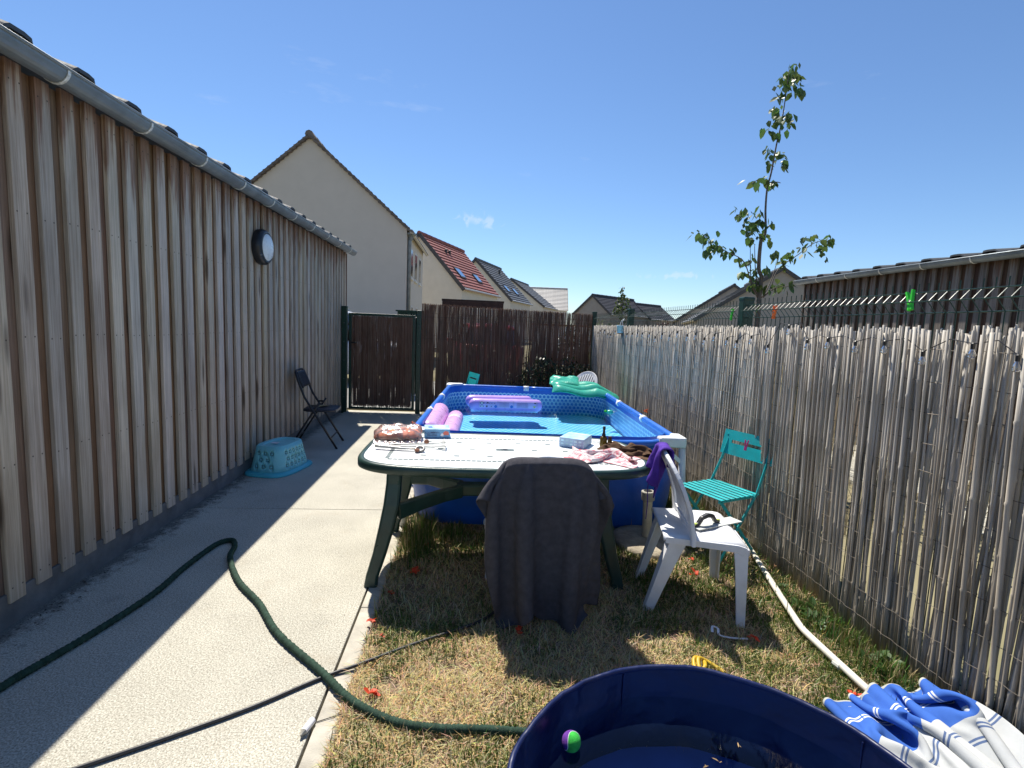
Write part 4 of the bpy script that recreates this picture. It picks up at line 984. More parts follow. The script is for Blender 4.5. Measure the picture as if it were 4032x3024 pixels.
# ================================================================== THINGS ON THE TABLE
# red cloth in a clear bag
bgx = thing('bagged_cloth', 'folded red cloth in a clear plastic bag on the table', 'bag', (-.475, 3.43, ZT), radians(4))
def pill(rx, ry, h, seed, amp):
    def fn(u, v):
        a = u * 2 * pi; p = pi * (v - .5); cx = math.copysign(abs(cos(a)) ** .6, cos(a)); sy_ = math.copysign(abs(sin(a)) ** .6, sin(a)); cp_ = cos(p) ** .45 if cos(p) > 0 else 0
        x, y, z = rx * cx * cp_, ry * sy_ * cp_, h * (.5 + .5 * math.copysign(abs(sin(p)) ** .7, sin(p)))
        d = 1 + amp * nv(x * 14, y * 14, z * 20 + seed)
        return (x * d, y * d, .003 + max(0, z * (1 + amp * 1.6 * nv(x * 11, y * 11, seed + 4)) * (1 - .25 * (y / ry if y < 0 else 0) ** 2)))
    return MB().grid(48, 24, fn, wrap=True)
pill(.135, .10, .066, 2, .10).build('folded_cloth', X['redcloth'], bgx, smooth=True)
pill(.155, .125, .082, 7, .22).build('bag_film', X['film'], bgx, smooth=False)
b = MB(); b.grid(26, 14, lambda u, v: (-.15 + u * .31 + .01 * nv(u * 5, v * 5, 2), -.10 - v * .085 + .012 * nv(u * 6, 3, 1), .004 + .022 * (1 - v) * abs(nv(u * 9, v * 3, 3)) + .012 * abs(nv(u * 17, v * 9, 6)))); b.build('bag_skirt', X['film'], bgx)
b = MB(); b.box((0, -.055, .087), (.07, .022, .001), Matrix.Rotation(.35, 4, 'X')); b.build('paper_label', X['print_wh'], bgx)
MB().tube([(.10, .09, .05), (.085, .10, .10), (.12, .08, .085), (.15, .05, .06)], .003, 6).build('drawstring', X['redcloth'], bgx)

def text(body, size, m_, parent, M, name='lettering', ex=.0004):
    cu = bpy.data.curves.new(name, 'FONT'); cu.body = body; cu.size = size; cu.align_x = 'CENTER'; cu.align_y = 'CENTER'; cu.extrude = ex; cu.resolution_u = 3; cu.space_line = .8; cu.offset = size * .012
    tmp = bpy.data.objects.new('tmp', cu); C.objects.link(tmp); bpy.context.view_layer.update()
    me = bpy.data.meshes.new_from_object(tmp.evaluated_get(bpy.context.evaluated_depsgraph_get())); bpy.data.objects.remove(tmp); bpy.data.curves.remove(cu)
    me.name = name; me.transform(M); me.materials.clear(); me.materials.append(m_)
    return obj(name, me, parent)
bx1 = thing('toy_box', 'small blue box lying upside down on the table, lettered water hammock', 'box', (-.225, 3.565, ZT), radians(5))
bw, bd_, bh = .175, .16, .058
MB().box((0, 0, bh / 2), (bw, bd_, bh)).build('carton', X['boxside'], bx1, bevel=.0015)
MB().box((0, 0, bh + .0012), (bw - .004, bd_ - .004, .0012)).build('lid_print', X['boxtop'], bx1)
MF = T(-.035, -bd_ / 2 - .0008, bh / 2) @ Matrix.Rotation(pi / 2, 4, 'X') @ Matrix.Rotation(pi, 4, 'Z')
text('WATER\nHAMMOCK', .020, X['darkprint'], bx1, MF)
b = MB(); b.lathe([(.011, 0), (.011, .0008)], 12, T(.035, -bd_ / 2 - .0002, .02) @ Matrix.Rotation(pi / 2, 4, 'X')); b.build('print_white', X['print_wh'], bx1)
b = MB(); b.prism([(0, 0), (.038, .003), (.034, .026), (.012, .030), (-.004, .018)], 0, .0008, T(.044, -bd_ / 2 - .0002, .018) @ Matrix.Rotation(pi / 2, 4, 'X')); b.build('print_red', X['skin_toy'], bx1)
b = MB(); b.prism([(0, 0), (.06, -.01), (.07, .05), (.03, .07), (-.01, .04)], bh + .0019, bh + .0024, T(-.01, -.02, 0)); b.build('lid_patch', X['print_wh'], bx1)
b = MB(); b.prism([(0, 0), (.03, 0), (.025, .05), (.0, .04)], bh + .0026, bh + .003, T(-.06, -.03, 0)); b.build('lid_patch', X['print_bl'], bx1)
bx2 = thing('toy_box', 'flat pale blue box next to the amber bottle', 'box', (.73, 3.37, ZT), radians(-29))
MB().box((0, 0, .031), (.17, .20, .062)).build('carton', X['box2side'], bx2, bevel=.0015)
MB().box((0, 0, .0628), (.166, .196, .001)).build('lid_print', X['boxtop'], bx2)
b = MB()
for i in range(5):
    for j in range(2): b.box((-.06 + i * .03, -.1005, .022 + j * .022), (.02, .0008, .012))
b.build('side_print', X['boxtop'], bx2)
bt = thing('spray_bottle', 'amber spray bottle with black pump standing on the table', 'bottle', (.915, 3.34, ZT))
MB().lathe([(.022, 0), (.024, .004), (.024, .058), (.020, .068), (.011, .072)], 20).build('flask', X['amber'], bt, smooth=True)
MB().lathe([(.013, .070), (.013, .088), (.009, .092), (.008, .116), (.010, .118), (.010, .138), (.004, .140)], 16).build('pump', X['lamp_black'], bt, smooth=True)
b2_ = thing('small_bottle', 'small brown bottle right behind the amber spray bottle', 'bottle', (.965, 3.36, ZT))
MB().lathe([(.014, 0), (.015, .003), (.015, .042), (.012, .05), (.012, .064)], 14).build('flask', X['amber'], b2_, smooth=True)
MB().lathe([(.0125, .05), (.0125, .066)], 14).build('cap', X['brownwood'], b2_)
# tools
t1 = thing('tongs', 'long dark steel tongs with a ring end on the table', 'tongs', (-.43, 3.12, ZT), radians(-9))
MB().strip([(-.145, 0, .020), (.02, 0, .014), (.10, .004, .012)], (0, 0, 1), [.028, .022, .012], [.018, .014, .008]).build('handle', X['steel'], t1, bevel=.004)
MB().tube([(-.02, .02, .01), (.13, .016, .01)], .004, 8).build('rod', X['steel'], t1, smooth=True)
MB().tube([(.135 + .026 * cos(2 * pi * k / 18), -.002 + .022 * sin(2 * pi * k / 18), .014 + .010 * sin(2 * pi * k / 18)) for k in range(18)], .008, 8, closed=True).build('ring', X['steel'], t1, smooth=True)
b = MB(); b.lathe([(.0, -.014), (.014, -.008), (.016, .004), (.0, .014)], 10, T(.125, -.026, .014)); b.build('knob', X['rust'], t1)
def scraper(label, loc, rz, knob):
    t = thing('scraper', label, 'scraper', loc, rz, 'plastic scrapers on the table')
    MB().strip([(-.19, 0, .008), (-.03, 0, .010)], (0, 0, 1), .010, .008).build('rod', X['steel'], t, bevel=.002)
    MB().strip([(-.03, 0, .010), (.08, 0, .010)], (0, 0, 1), .017, .012).build('grip', X['greypl'], t, bevel=.003)
    for s_ in (-1, 0, 1): MB().strip([(.08, s_ * .004, .011), (.11, s_ * .012, .016), (.145, s_ * .034, .022)], (0, 0, 1), [.008, .010, .016], .006).build('prong', X['greypl'], t)
    MB().strip([(.147, -.045, .024), (.147, .045, .024)], (1, 0, 0), .012, .006).build('edge', X['greypl'], t)
    if knob: MB().lathe([(0, -.014), (.014, -.008), (.018, .003), (.011, .013), (0, .016)], 12, T(.03, .0, .022)).build('dried_knob', X['rust'], t)
scraper('white plastic scraper with a brown clump on its handle', (-.30, 3.26, ZT), radians(8), True)
scraper('plain white plastic scraper lying nearer the table edge', (-.29, 3.185, ZT), radians(-2), False)
# trowel on the chair seat
tr = thing('float_trowel', 'plastering float with black and lime handle on the white chair seat', 'trowel', (1.37, 2.675, .432), radians(22))
MB().box((.05, 0, .004), (.34, .085, .004)).build('blade', X['trowel'], tr, bevel=.001)
MB().strip([(-.115, 0, .012), (-.085, 0, .020), (-.06, 0, .050), (-.02, 0, .060), (.02, 0, .052), (.045, 0, .020), (.075, 0, .012)], (0, 1, 0), [.014, .02, .022, .024, .022, .02, .014], .024).build('handle', X['lamp_black'], tr, bevel=.005)
for x in (-.105, .062): MB().box((x, 0, .021), (.03, .018, .010)).build('insert', X['lime'], tr, bevel=.003)

# ================================================================== LAUNDRY BASKET (upside down)
bk = thing('laundry_basket', 'turquoise laundry basket upside down on the path by the wall', 'basket', (-1.865, 5.115, 0), radians(-13))
def bring(hx, hy, e=3.4, n=64): return sup(hx, hy, n, e)
zs_ = [0.03, .09, .15, .21, .262]; rings = []
for z in zs_: k = (z - .03) / .235; rings.append((bring(.195 - .045 * k, .275 - .055 * k), z))
bw_ = MB(); ringloft(bw_, rings); wall = bw_.build('wall', X['basket'], bk, smooth=True, solid=.004)
cut = MB()
def slot(a, z):
    k = (z - .03) / .235; hx, hy = .195 - .045 * k, .275 - .055 * k; e = 3.4
    p = Vector((hx * math.copysign(abs(cos(a)) ** (2 / e), cos(a)), hy * math.copysign(abs(sin(a)) ** (2 / e), sin(a)), z))
    nrm = Vector((math.copysign(abs(p.x / hx) ** (e - 1), p.x) / hx, math.copysign(abs(p.y / hy) ** (e - 1), p.y) / hy, .2)).normalized()
    tx = Vector((-nrm.y, nrm.x, 0)).normalized(); tz = nrm.cross(tx) * -1
    for q4 in range(4):
        an = pi / 4 + q4 * pi / 2; c = p + (tx * cos(an) + tz * sin(an)) * .0135
        d1 = tx * -sin(an) + tz * cos(an); d2 = tx * cos(an) + tz * sin(an)
        vs = []
        for (s1, s2) in ((-1, -.5), (0, -1.1), (1, -.5), (1, .5), (0, .9), (-1, .5)): vs.append(c + d1 * s1 * .0095 + d2 * s2 * .0055 - nrm * .03)
        vs += [v_ + nrm * .06 for v_ in vs]
        cut.add(vs, [tuple(range(6))[::-1], tuple(range(6, 12))] + [(i, (i + 1) % 6, 6 + (i + 1) % 6, 6 + i) for i in range(6)])
def angle_for(x=None, y=None, hx=.17, hy=.25, e=3.4, side=1):
    if y is not None: s_ = math.copysign(abs(y / hy) ** (e / 2), y); a = math.asin(max(-1, min(1, s_))); return a if side > 0 else pi - a
    c = math.copysign(abs(x / hx) ** (e / 2), x); a = math.acos(max(-1, min(1, c))); return -a if side < 0 else a
for j, z in enumerate((.085, .145, .205)):
    for i in range(6):
        y = -.145 + i * .058 + (.02 if j == 1 else 0)
        for sd_ in (1, -1): slot(angle_for(y=y, side=sd_), z)
    for i in range(3 if j != 1 else 2):
        x = -.07 + i * .07 + (.035 if j == 1 else 0)
        for sd_ in (1, -1): slot(angle_for(x=x, side=sd_), z)
co_ = cut.build('cutter', X['basket'], bk)
bo = wall.modifiers.new('cut', 'BOOLEAN'); bo.operation = 'DIFFERENCE'; bo.object = co_; bo.solver = 'EXACT'
bpy.context.view_layer.update()
nm = bpy.data.meshes.new_from_object(wall.evaluated_get(bpy.context.evaluated_depsgraph_get()))
if len(nm.polygons) > 100: wall.modifiers.clear(); wall.data = nm; nm.name = 'wall'
else: wall.modifiers.remove(bo)
bpy.data.objects.remove(co_)
b = MB(); ringloft(b, [(bring(.150, .220), .262), (bring(.143, .212), .272), (bring(.10, .17), .272), (bring(.095, .165), .262), (bring(.002, .002), .262)]); b.build('bottom', X['basket'], bk, smooth=False, bevel=.004)
b = MB(); ringloft(b, [(bring(.193, .273), .034), (bring(.215, .30), .030), (bring(.232, .325), .018), (bring(.236, .332), .004), (bring(.232, .328), .0), (bring(.215, .30), .016), (bring(.192, .272), .026)]); b.build('rim', X['basket_rim'], bk, smooth=True)
MB().box((-.01, -.06, .2735), (.07, .05, .001)).build('sticker', X['print_wh'], bk)

# ================================================================== HOSES, CABLES, ROPES
def smooth_path(pts, n=8):
    out = []; P = [Vector(p) for p in pts]
    for i in range(len(P) - 1):
        a, b_, c, d = P[max(i - 1, 0)], P[i], P[i + 1], P[min(i + 2, len(P) - 1)]
        for k in range(n):
            t = k / n; out.append(.5 * ((2 * b_) + (-a + c) * t + (2 * a - 5 * b_ + 4 * c - d) * t * t + (-a + 3 * b_ - 3 * c + d) * t ** 3))
    out.append(P[-1]); return out
hp = [(-1.86, 1.55), (-1.791, 1.986), (-1.764, 2.1), (-1.698, 2.342), (-1.637, 2.685), (-1.638, 2.994), (-1.612, 3.30), (-1.545, 3.37), (-1.484, 3.279), (-1.439, 3.116), (-1.266, 2.832), (-1.057, 2.593), (-.868, 2.332), (-.60, 2.068), (-.421, 1.878), (-.244, 1.768), (-.087, 1.731), (.083, 1.72), (.26, 1.70)]
pth = smooth_path([(x, y, .016 + (.006 if x > -.45 else 0)) for x, y in hp], 34); rr = []
for i in range(len(pth)): rr.append(.0158 * (1 + .12 * sin(i * 2.2 + 2 * nv(i * .05, 0, 1)) + .13 * nv(i * .35, 0, 3)))
hs = MB().tube(pth, rr, 10).build('garden_hose', X['hose'], None, smooth=True)
tag(hs, 'crinkled dark green fabric hose snaking over the path into the grass', 'hose')
cb = [(-1.5, 1.47), (-1.215, 1.626), (-.979, 1.757), (-.787, 1.875), (-.587, 2.025), (-.435, 2.11), (-.25, 2.228), (-.107, 2.311), (.08, 2.42), (.2, 2.55)]
tag(MB().tube(smooth_path([(x, y, .009 if x < -.5 else .014) for x, y in cb], 8), .0075, 8).build('cable', X['cable'], None, smooth=True), 'straight black cable lying across the path and kerb', 'cable')
pl = thing('cord_end', 'small white plastic cylinder with grey tip lying on the kerb', 'cap', (-.552, 1.765, .014), radians(74))
MB().tube([(-.028, 0, 0), (.028, 0, 0)], .0125, 12).build('sleeve', X['print_wh'], pl, smooth=False)
MB().lathe([(.0125, 0), (.006, .012), (.003, .02)], 10, T(-.028, 0, 0) @ Matrix.Rotation(-pi / 2, 4, 'Y')).build('tip', X['pvc_grey'], pl)
MB().tube([(.02, .004, -.010), (.06, -.04, -.011), (.10, -.09, -.010), (.11, -.14, -.008)], .0016, 5).build('string', X['cable'], pl)
yl = MB().tube(smooth_path([(1.05, 2.0, .012), (1.045, 2.06, .018), (1.065, 2.10, .03), (1.10, 2.09, .022), (1.085, 2.04, .03), (1.06, 2.03, .018), (1.075, 2.085, .036), (1.12, 2.08, .02), (1.17, 2.02, .01)], 8), .0095, 8).build('yellow_hose', X['yellow'], None, smooth=True)
tag(yl, 'short loop of yellow hose on the grass behind the navy tub', 'hose')
tag(MB().strip(smooth_path([(1.25, 2.31, .02), (1.262, 2.335, .035), (1.285, 2.325, .03), (1.28, 2.295, .015), (1.33, 2.275, .012), (1.41, 2.262, .014)], 6), (0, 0, 1), .012, .002).build('strap', X['print_wh'], None), 'thin white strap curled on the grass near the chair', 'strap')

# orange blossom petals
for i, (x, y, s_, lb) in enumerate([(-.348, 1.913, 1.25, 'largest orange blossom on the grass next to the green hose'), (-.293, 2.944, 1.4, 'orange blossom pair in the shade under the table'), (-.405, 2.701, 1.0, 'orange blossom in table shade near the kerb'), (-.449, 2.421, 1.0, 'orange blossom on the kerb edge at the shadow border'), (-.38, 2.307, .55, 'tiny orange petal by the black cable'), (.276, 2.336, 1.15, 'orange blossom at the hem of the charcoal towel'), (1.42, 2.916, 1.2, 'orange blossom under the white chair with the trowel'), (1.50, 3.11, .8, 'smaller orange blossom behind the white chair'), (1.436, 2.246, 1.1, 'orange blossom at the end of the white strap'), (-.26, 3.31, .8, 'orange blossom beside the tall weeds at the pool'), (1.66, 1.86, .9, 'orange blossom where parasol pole meets its cloth')]):
    b = MB(); q_ = random.Random(i + 40)
    for k in range(6):
        M_ = T(x + q_.uniform(-.012, .012) * s_, y + q_.uniform(-.012, .012) * s_, .014 + q_.uniform(0, .012)) @ RZ(k * 1.05 + q_.uniform(-.3, .3)) @ Matrix.Rotation(q_.uniform(-.9, .2), 4, 'Y')
        leafmesh(b, M_, .027 * s_ * q_.uniform(.6, 1.2), .027 * s_ * q_.uniform(.6, 1.2))
    tag(b.build('blossom', X['orange']), lb, 'flower', 'fallen orange blossoms')

# standpipe on its stone
tag(MB().lathe([(.0, -.03), (.24, -.03), (.25, .01), (.235, .035), (.17, .044), (.0, .046)], 30, T(1.30, 3.40, 0) @ RZ(.4) @ Matrix.Diagonal((1, 1.12, 1, 1))).build('flat_stone', X['stone'], None, smooth=True, sub=0), 'rough round stone slab at the foot of the standpipe', 'stone')
pv = thing('standpipe', 'upright aged PVC pipe with a grey collar by the pool', 'pipe', (1.30, 3.43, .04)); pv.rotation_euler = (radians(.5), radians(-2.5), 0)
MB().lathe([(.033, -.02), (.033, .30)], 20, cap=False).build('pipe', X['pvc'], pv, smooth=True)
MB().lathe([(.035, .268), (.047, .278), (.047, .335), (.043, .34), (.031, .34), (.029, .30), (.028, .22), (.0, .22)], 24, cap=False).build('collar', X['pvc_grey'], pv, smooth=False)

# ================================================================== NAVY TUB WITH BALL
TC = (.705, 1.075); TRr = .585
tub = thing('dog_tub', 'round navy folding paddling tub half filled with water in the foreground', 'paddling pool', (TC[0], TC[1], 0))
NP = 14
def tubr(a, z):
    k = a / (2 * pi) * NP; fr = k - math.floor(k); seg = 2 * pi / NP
    r = TRr * cos(seg / 2) / cos((fr - .5) * seg); return r * .30 + TRr * .70 - .02 * (1 - z / .3) + .010 * nv(cos(a) * 4, sin(a) * 4, z * 9) + .004 * nv(cos(a) * 15, sin(a) * 15, z * 3)
def tubp(off):
    return lambda u, v: ((tubr(u * 2 * pi, v * .3) + off) * cos(u * 2 * pi), (tubr(u * 2 * pi, v * .3) + off) * sin(u * 2 * pi), v * (.300 + .006 * nv(cos(u * 6.28) * 2, sin(u * 6.28) * 2, 3)))
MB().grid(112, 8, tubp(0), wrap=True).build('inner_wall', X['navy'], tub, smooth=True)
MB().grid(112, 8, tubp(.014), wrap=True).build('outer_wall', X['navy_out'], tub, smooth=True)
rimp = [(tubp(.007)(k / 112, 1)) for k in range(112)]
MB().tube(rimp, .0095, 8, closed=True).build('rim_band', X['navy_out'], tub, smooth=True)
b = MB(); b.add([(tubr(2 * pi * k / 112, 0) * cos(2 * pi * k / 112) * 1.01, tubr(2 * pi * k / 112, 0) * sin(2 * pi * k / 112) * 1.01, .012) for k in range(112)], [tuple(range(112))]); b.build('floor', X['navy_fl'], tub)
b = MB(); b.add([((tubr(2 * pi * k / 112, .18) + .002) * cos(2 * pi * k / 112), (tubr(2 * pi * k / 112, .18) + .002) * sin(2 * pi * k / 112), .195) for k in range(112)], [tuple(range(112))]); b.build('water', X['water2'], tub)
for k in (1, 4, 8, 11):
    a = 2 * pi * k / NP; r = tubr(a, .2)
    MB().strip([(r * .999 * cos(a) - .002 * cos(a), r * .999 * sin(a) - .002 * sin(a), z) for z in (.02, .15, .292)], (cos(a), sin(a), 0), .004, .003).build('seam', X['navy_out'], tub)
# ball
t = NT('tennis_felt'); c_ = t.co(); sx = t.n('ShaderNodeSeparateXYZ'); t.l(c_, sx.inputs[0])
X['ball'] = t.done(t.pbsdf(mt_ := t.mix(.5, (0.05, .5, .08), (.05, .5, .08)), .95))
bal = thing('tennis_ball', 'purple and green ball floating in the navy tub', 'ball', (.352, 1.44, .215))
def ball_half(b, flip):
    n = 24
    vs = []; 
    def seam(th): return .42 * cos(2 * th)
    def fn(u, v):
        th = u * 2 * pi; lat = seam(th) + (pi / 2 - seam(th)) * v if not flip else seam(th) - (pi / 2 + seam(th)) * v
        return (.030 * cos(lat) * cos(th), .030 * cos(lat) * sin(th), .030 * sin(lat))
    b.grid(36, 14, fn, wrap=True); return b
bal.rotation_euler = Vector((.50, -.75, -.25)).to_track_quat('Z', 'Y').to_euler()
ball_half(MB(), False).build('green_half', mat('green_felt', (.045, .50, .06), .95, .25, 60, .6, 500), bal, smooth=True)
ball_half(MB(), True).build('purple_half', mat('purple_felt', (.13, .03, .30), .95, .25, 60, .6, 500), bal, smooth=True)
MB().tube([(.0301 * cos(.42 * cos(2 * a)) * cos(a), .0301 * cos(.42 * cos(2 * a)) * sin(a), .0301 * sin(.42 * cos(2 * a))) for a in [2 * pi * k / 48 for k in range(48)]], .0011, 5, closed=True).build('seam', X['print_wh'], bal)
for i, (x, y, a, lb) in enumerate(((.74, 1.35, .3, 'pale leaf scrap floating mid tub'), (.80, 1.37, 2.4, 'thin tan leaf scrap floating right of mid tub'), (.89, 1.42, 1.2, 'small leaf scrap near the far wall of the tub'))):
    b = MB(); leafmesh(b, T(x, y, .197) @ RZ(a), .022, .005); leafmesh(b, T(x + .01, y, .197) @ RZ(a + 1.1), .012, .003)
    tag(b.build('leaf_scrap', X['leafdry']), lb, 'leaf', 'leaf scraps on the tub water')

# ================================================================== PARASOL ON THE GROUND
ps = thing('parasol', 'collapsed blue and white beach parasol lying by the reed screen', 'parasol', (0, 0, 0))
pp_ = [Vector(p) for p in [(2.0, 3.36, .045), (1.93, 3.10, .044), (1.86, 2.84, .042), (1.79, 2.58, .04), (1.728, 2.345, .038), (1.718, 2.29, .038), (1.716, 2.24, .038), (1.717, 2.1, .036), (1.720, 1.9, .034), (1.735, 1.6, .028), (1.76, .95, .024)]]
MB().tube(pp_, .0165, 12).build('pole', X['pole'], ps, smooth=True)
MB().tube([pp_[0], pp_[0] + (pp_[0] - pp_[4]).normalized() * .001 + Vector((.012, .05, .0))], .0175, 10).build('rusty_end', X['rust'], ps)
MB().tube([(1.716, 2.06, .026), (1.717, 2.02, .030)], .0195, 12).build('clip', X['greypl'], ps)
t = NT('parasol_canvas'); uv = t.co('UV'); s2 = t.n('ShaderNodeSeparateXYZ'); t.l(uv, s2.inputs[0]); v_ = s2.outputs[1]
def band(c, w): return t.math('LESS_THAN', t.math('ABSOLUTE', t.math('SUBTRACT', v_, c)), w)
isw = t.math('GREATER_THAN', v_, .25)
col = t.mix(isw, (.055, .16, .56), (.62, .64, .64))
ln = t.math('ADD', band(.118, .0035), band(.131, .0035), clamp=True); col = t.mix(ln, col, (.8, .82, .84))
ln2 = t.math('ADD', band(.315, .0035), band(.328, .0035), clamp=True); col = t.mix(ln2, col, (.12, .18, .34))
col = t.mix(t.math('LESS_THAN', v_, .010), col, (.55, .56, .50))
isb = t.math('GREATER_THAN', v_, .50); col = t.mix(isb, col, (.055, .16, .56))
col = t.hsv(col, v=t.ramp(t.noise(t.co(), 9, 4), .3, .7, .88, 1.1))
sh = t.pbsdf(col, .85, spec=.2, nrm=t.bump(t.noise(t.co(), 400, 2), .25, .002)); tl = t.n('ShaderNodeBsdfTranslucent'); t.l(col, tl.inputs[0])
X['canvas'] = t.done(t.mixs(.22, sh, tl.outputs[0]))
def on_grass(P):
    """ground, the pole under the cloth, the lumps it lies on and the reed screen it leans against"""
    x, y, z = P[..., 0], P[..., 1], P[..., 2]; P = P.copy()
    fl = .026 + .050 * np.exp(-((x - 1.728) / .04) ** 2) + .10 * np.exp(-((x - 1.88) / .06) ** 2 - ((y - 1.62) / .16) ** 2) + .12 * np.clip((x - 1.90) / .09, 0, 1) + .045 * np.exp(-((x - 1.56) / .05) ** 2 - ((y - 1.66) / .12) ** 2)
    h = z < fl; P[..., 2] = np.where(h, fl, z); w = P[..., 0] > 1.998; P[..., 0] = np.where(w, 1.998, P[..., 0]); return P, h | w
def lay_canopy(U, V_):
    g = .30 + .70 * (1 - V_) ** .8; x = 1.715 + .16 * V_ + (U - .5) * .58 * g + .02 * np.sin(U * 50) * g
    y = 1.84 + .08 * U - 1.02 * V_ + .05 * np.sin(U * 23 + 1) * (1 - V_) + .03 * np.sin(U * 51) * (1 - V_)
    return np.stack([x, y, .11 + .095 * g * (np.sin(U * 40 + 1.3 * np.sin(U * 9)) + .5 * np.sin(U * 23 + 2) + .9)], -1)
cx_, cy_ = 100, 72; KP = drape(cx_, cy_, 1.15, 1.02, lay_canopy, on_grass, steps=40, iters=8, damp=.92)
b = MB(); b.add(KP.reshape(-1, 3).tolist(), [(i * cy_ + j, (i + 1) * cy_ + j, (i + 1) * cy_ + j + 1, i * cy_ + j + 1) for i in range(cx_ - 1) for j in range(cy_ - 1)], uvs=[(i / (cx_ - 1), j / (cy_ - 1)) for i in range(cx_) for j in range(cy_)])
b.build('canopy', X['canvas'], ps, smooth=True, solid=.0015, sub=1)

# ================================================================== BACKGROUND HOUSES
def house(label, loc, rz, hw, ln, ze, zr, wallm, roofm, n_c=14, vis=1, wins=(), sky_=(), vergem=None, name='house', ends=True, over=.12, ridge_n=10):
    """gable end faces local -y at y=0; ridge runs along +y"""
    t = thing(name, label, 'house', loc, rz)
    b = MB(); poly = [(-hw, 0), (hw, 0), (hw, ze), (0, zr), (-hw, ze)]
    vs = [(x, y, z) for y in (0, ln) for x, z in poly]
    b.add(vs, [(0, 1, 2, 3, 4), (9, 8, 7, 6, 5)] + [(k, 5 + k, 5 + (k + 1) % 5, (k + 1) % 5) for k in range(5)]); b.build('wall', wallm, t)
    sl = sqrt(hw ** 2 + (zr - ze) ** 2); ext = .25
    for s_ in (-1, 1):
        d = Vector((s_ * hw, 0, ze - zr)) / sl; nrm = Vector((s_ * (zr - ze), 0, hw)) / sl
        rp = bpy.data.objects.new('roof_slope', None)
        if s_ == vis or vis == 0:
            k = n_c; step = (sl + ext) / k
            cm = MB(); 
            a0, a1 = Vector((0, -over, zr)) + nrm * .07, Vector((0, ln + over, zr)) + nrm * .07
            vs = []
            for y in (-over, ln + over):
                for dd, hh in ((0, .02), (step * 1.06, .075), (step * 1.06, .02), (0, -.03)): vs.append(Vector((0, y, 0)) + d * dd + nrm * hh)
            cm.add(vs, [(0, 4, 5, 1), (1, 5, 6, 2), (2, 6, 7, 3), (3, 7, 4, 0), (0, 1, 2, 3), (7, 6, 5, 4)])
            cme = cm.mesh('tile_course', roofm)
            for i in range(k): obj('tile_course', cme, t, loc=Vector((0, 0, zr)) + d * (i * step) + nrm * .02)
        else:
            vs = []
            for y in (-over, ln + over):
                for dd, hh in ((0, .09), (sl + ext, .09), (sl + ext, .01), (0, .01)): vs.append(Vector((0, y, zr)) + d * dd + nrm * hh)
            MB().add(vs, [(0, 4, 5, 1), (1, 5, 6, 2), (2, 6, 7, 3), (3, 7, 4, 0), (0, 1, 2, 3), (7, 6, 5, 4)]).build('roof_slab', roofm, t)
        if vergem:
            m_ = 24; st_ = (sl + ext) / m_; vm_ = MB(); vs = []
            for y in (-over - .03, .10):
                for dd, hh in ((0, .04), (st_ * 1.1, .10), (st_ * 1.1, .02), (0, -.03)): vs.append(Vector((0, y, 0)) + d * dd + nrm * hh)
            vm_.add(vs, [(0, 4, 5, 1), (1, 5, 6, 2), (2, 6, 7, 3), (3, 7, 4, 0), (0, 1, 2, 3), (7, 6, 5, 4)]); vme = vm_.mesh('verge_tile', vergem)
            for i in range(m_): obj('verge_tile', vme, t, loc=Vector((0, 0, zr)) + d * (i * st_))
        else:
            MB().strip([Vector((0, -over - .02, zr)) + nrm * .03 + d * .0, Vector((0, -over - .02, zr)) + nrm * .03 + d * (sl + ext)], nrm, .05, .22).build('verge_board', X['roof_dk'], t)
        # eave gutter
        e = Vector((s_ * (hw + .12), 0, ze - .10)); MB().tube([e + Vector((s_ * .06, -over, 0)), e + Vector((s_ * .06, ln + over, 0))], .075, 8).build('gutter', X['frame'], t)
        # windows on the long side: (side, y0, y1, z0, z1)
    rl = (ln + 2 * over) / ridge_n
    rm_ = MB().tube([(0, 0, 0), (0, rl * .98, 0)], [.15, .135], 8).mesh('ridge_tile', vergem or roofm)
    for i in range(ridge_n): obj('ridge_tile', rm_, t, loc=(0, -over + i * rl, zr + .08))
    for (s_, y0, y1, z0, z1) in wins:
        b = MB(); b.span((s_ * (hw - .10), y0, z0), (s_ * (hw + .015), y1, z1)); w = b.build('window', X['frame'], t)
        b = MB(); b.span((s_ * (hw + .018), y0 + .08, z0 + .08), (s_ * (hw + .022), y1 - .08, z1 - .08)); b.build('pane', X['pane'], w)
        b = MB(); b.span((s_ * (hw - .05), y0 - .08, z0 - .07), (s_ * (hw + .07), y1 + .08, z0 - .005)); b.build('sill', X['render3'], w)
    for (s_, y0, y1, f0, f1) in sky_:
        d = Vector((s_ * hw, 0, ze - zr)); nrm = Vector((s_ * (zr - ze), 0, hw)).normalized(); vs = []; pv_ = []
        for hh in (.04, .14):
            for y, f in ((y0, f0), (y1, f0), (y1, f1), (y0, f1)): vs.append(Vector((0, y, zr)) + d * f + nrm * hh)
        w = MB().add(vs, [(0, 1, 2, 3), (4, 7, 6, 5), (0, 4, 5, 1), (1, 5, 6, 2), (2, 6, 7, 3), (3, 7, 4, 0)]).build('skylight', X['roof_dk'], t)
        for y, f in ((y0 + .08, f0 + .02), (y1 - .08, f0 + .02), (y1 - .08, f1 - .02), (y0 + .08, f1 - .02)): pv_.append(Vector((0, y, zr)) + d * f + nrm * .145)
        MB().add(pv_, [(0, 1, 2, 3)]).build('pane', X['pane'], w)
    return t
h1 = house('tall cream house whose blank gable rises above the timber shed', (-6.12, 20, 0), 0, 3.55, 6.3, 5.0, 8.05, X['render'], X['roof_br'], 16, 1, [(1, 1.2, 2.0, 3.3, 4.5), (1, 2.7, 3.6, 3.3, 4.5), (1, 4.4, 5.2, 3.3, 4.5), (1, 1.6, 2.3, 0.9, 2.2), (1, 3.4, 4.3, 0.9, 2.2)], vergem=X['roof_br'])
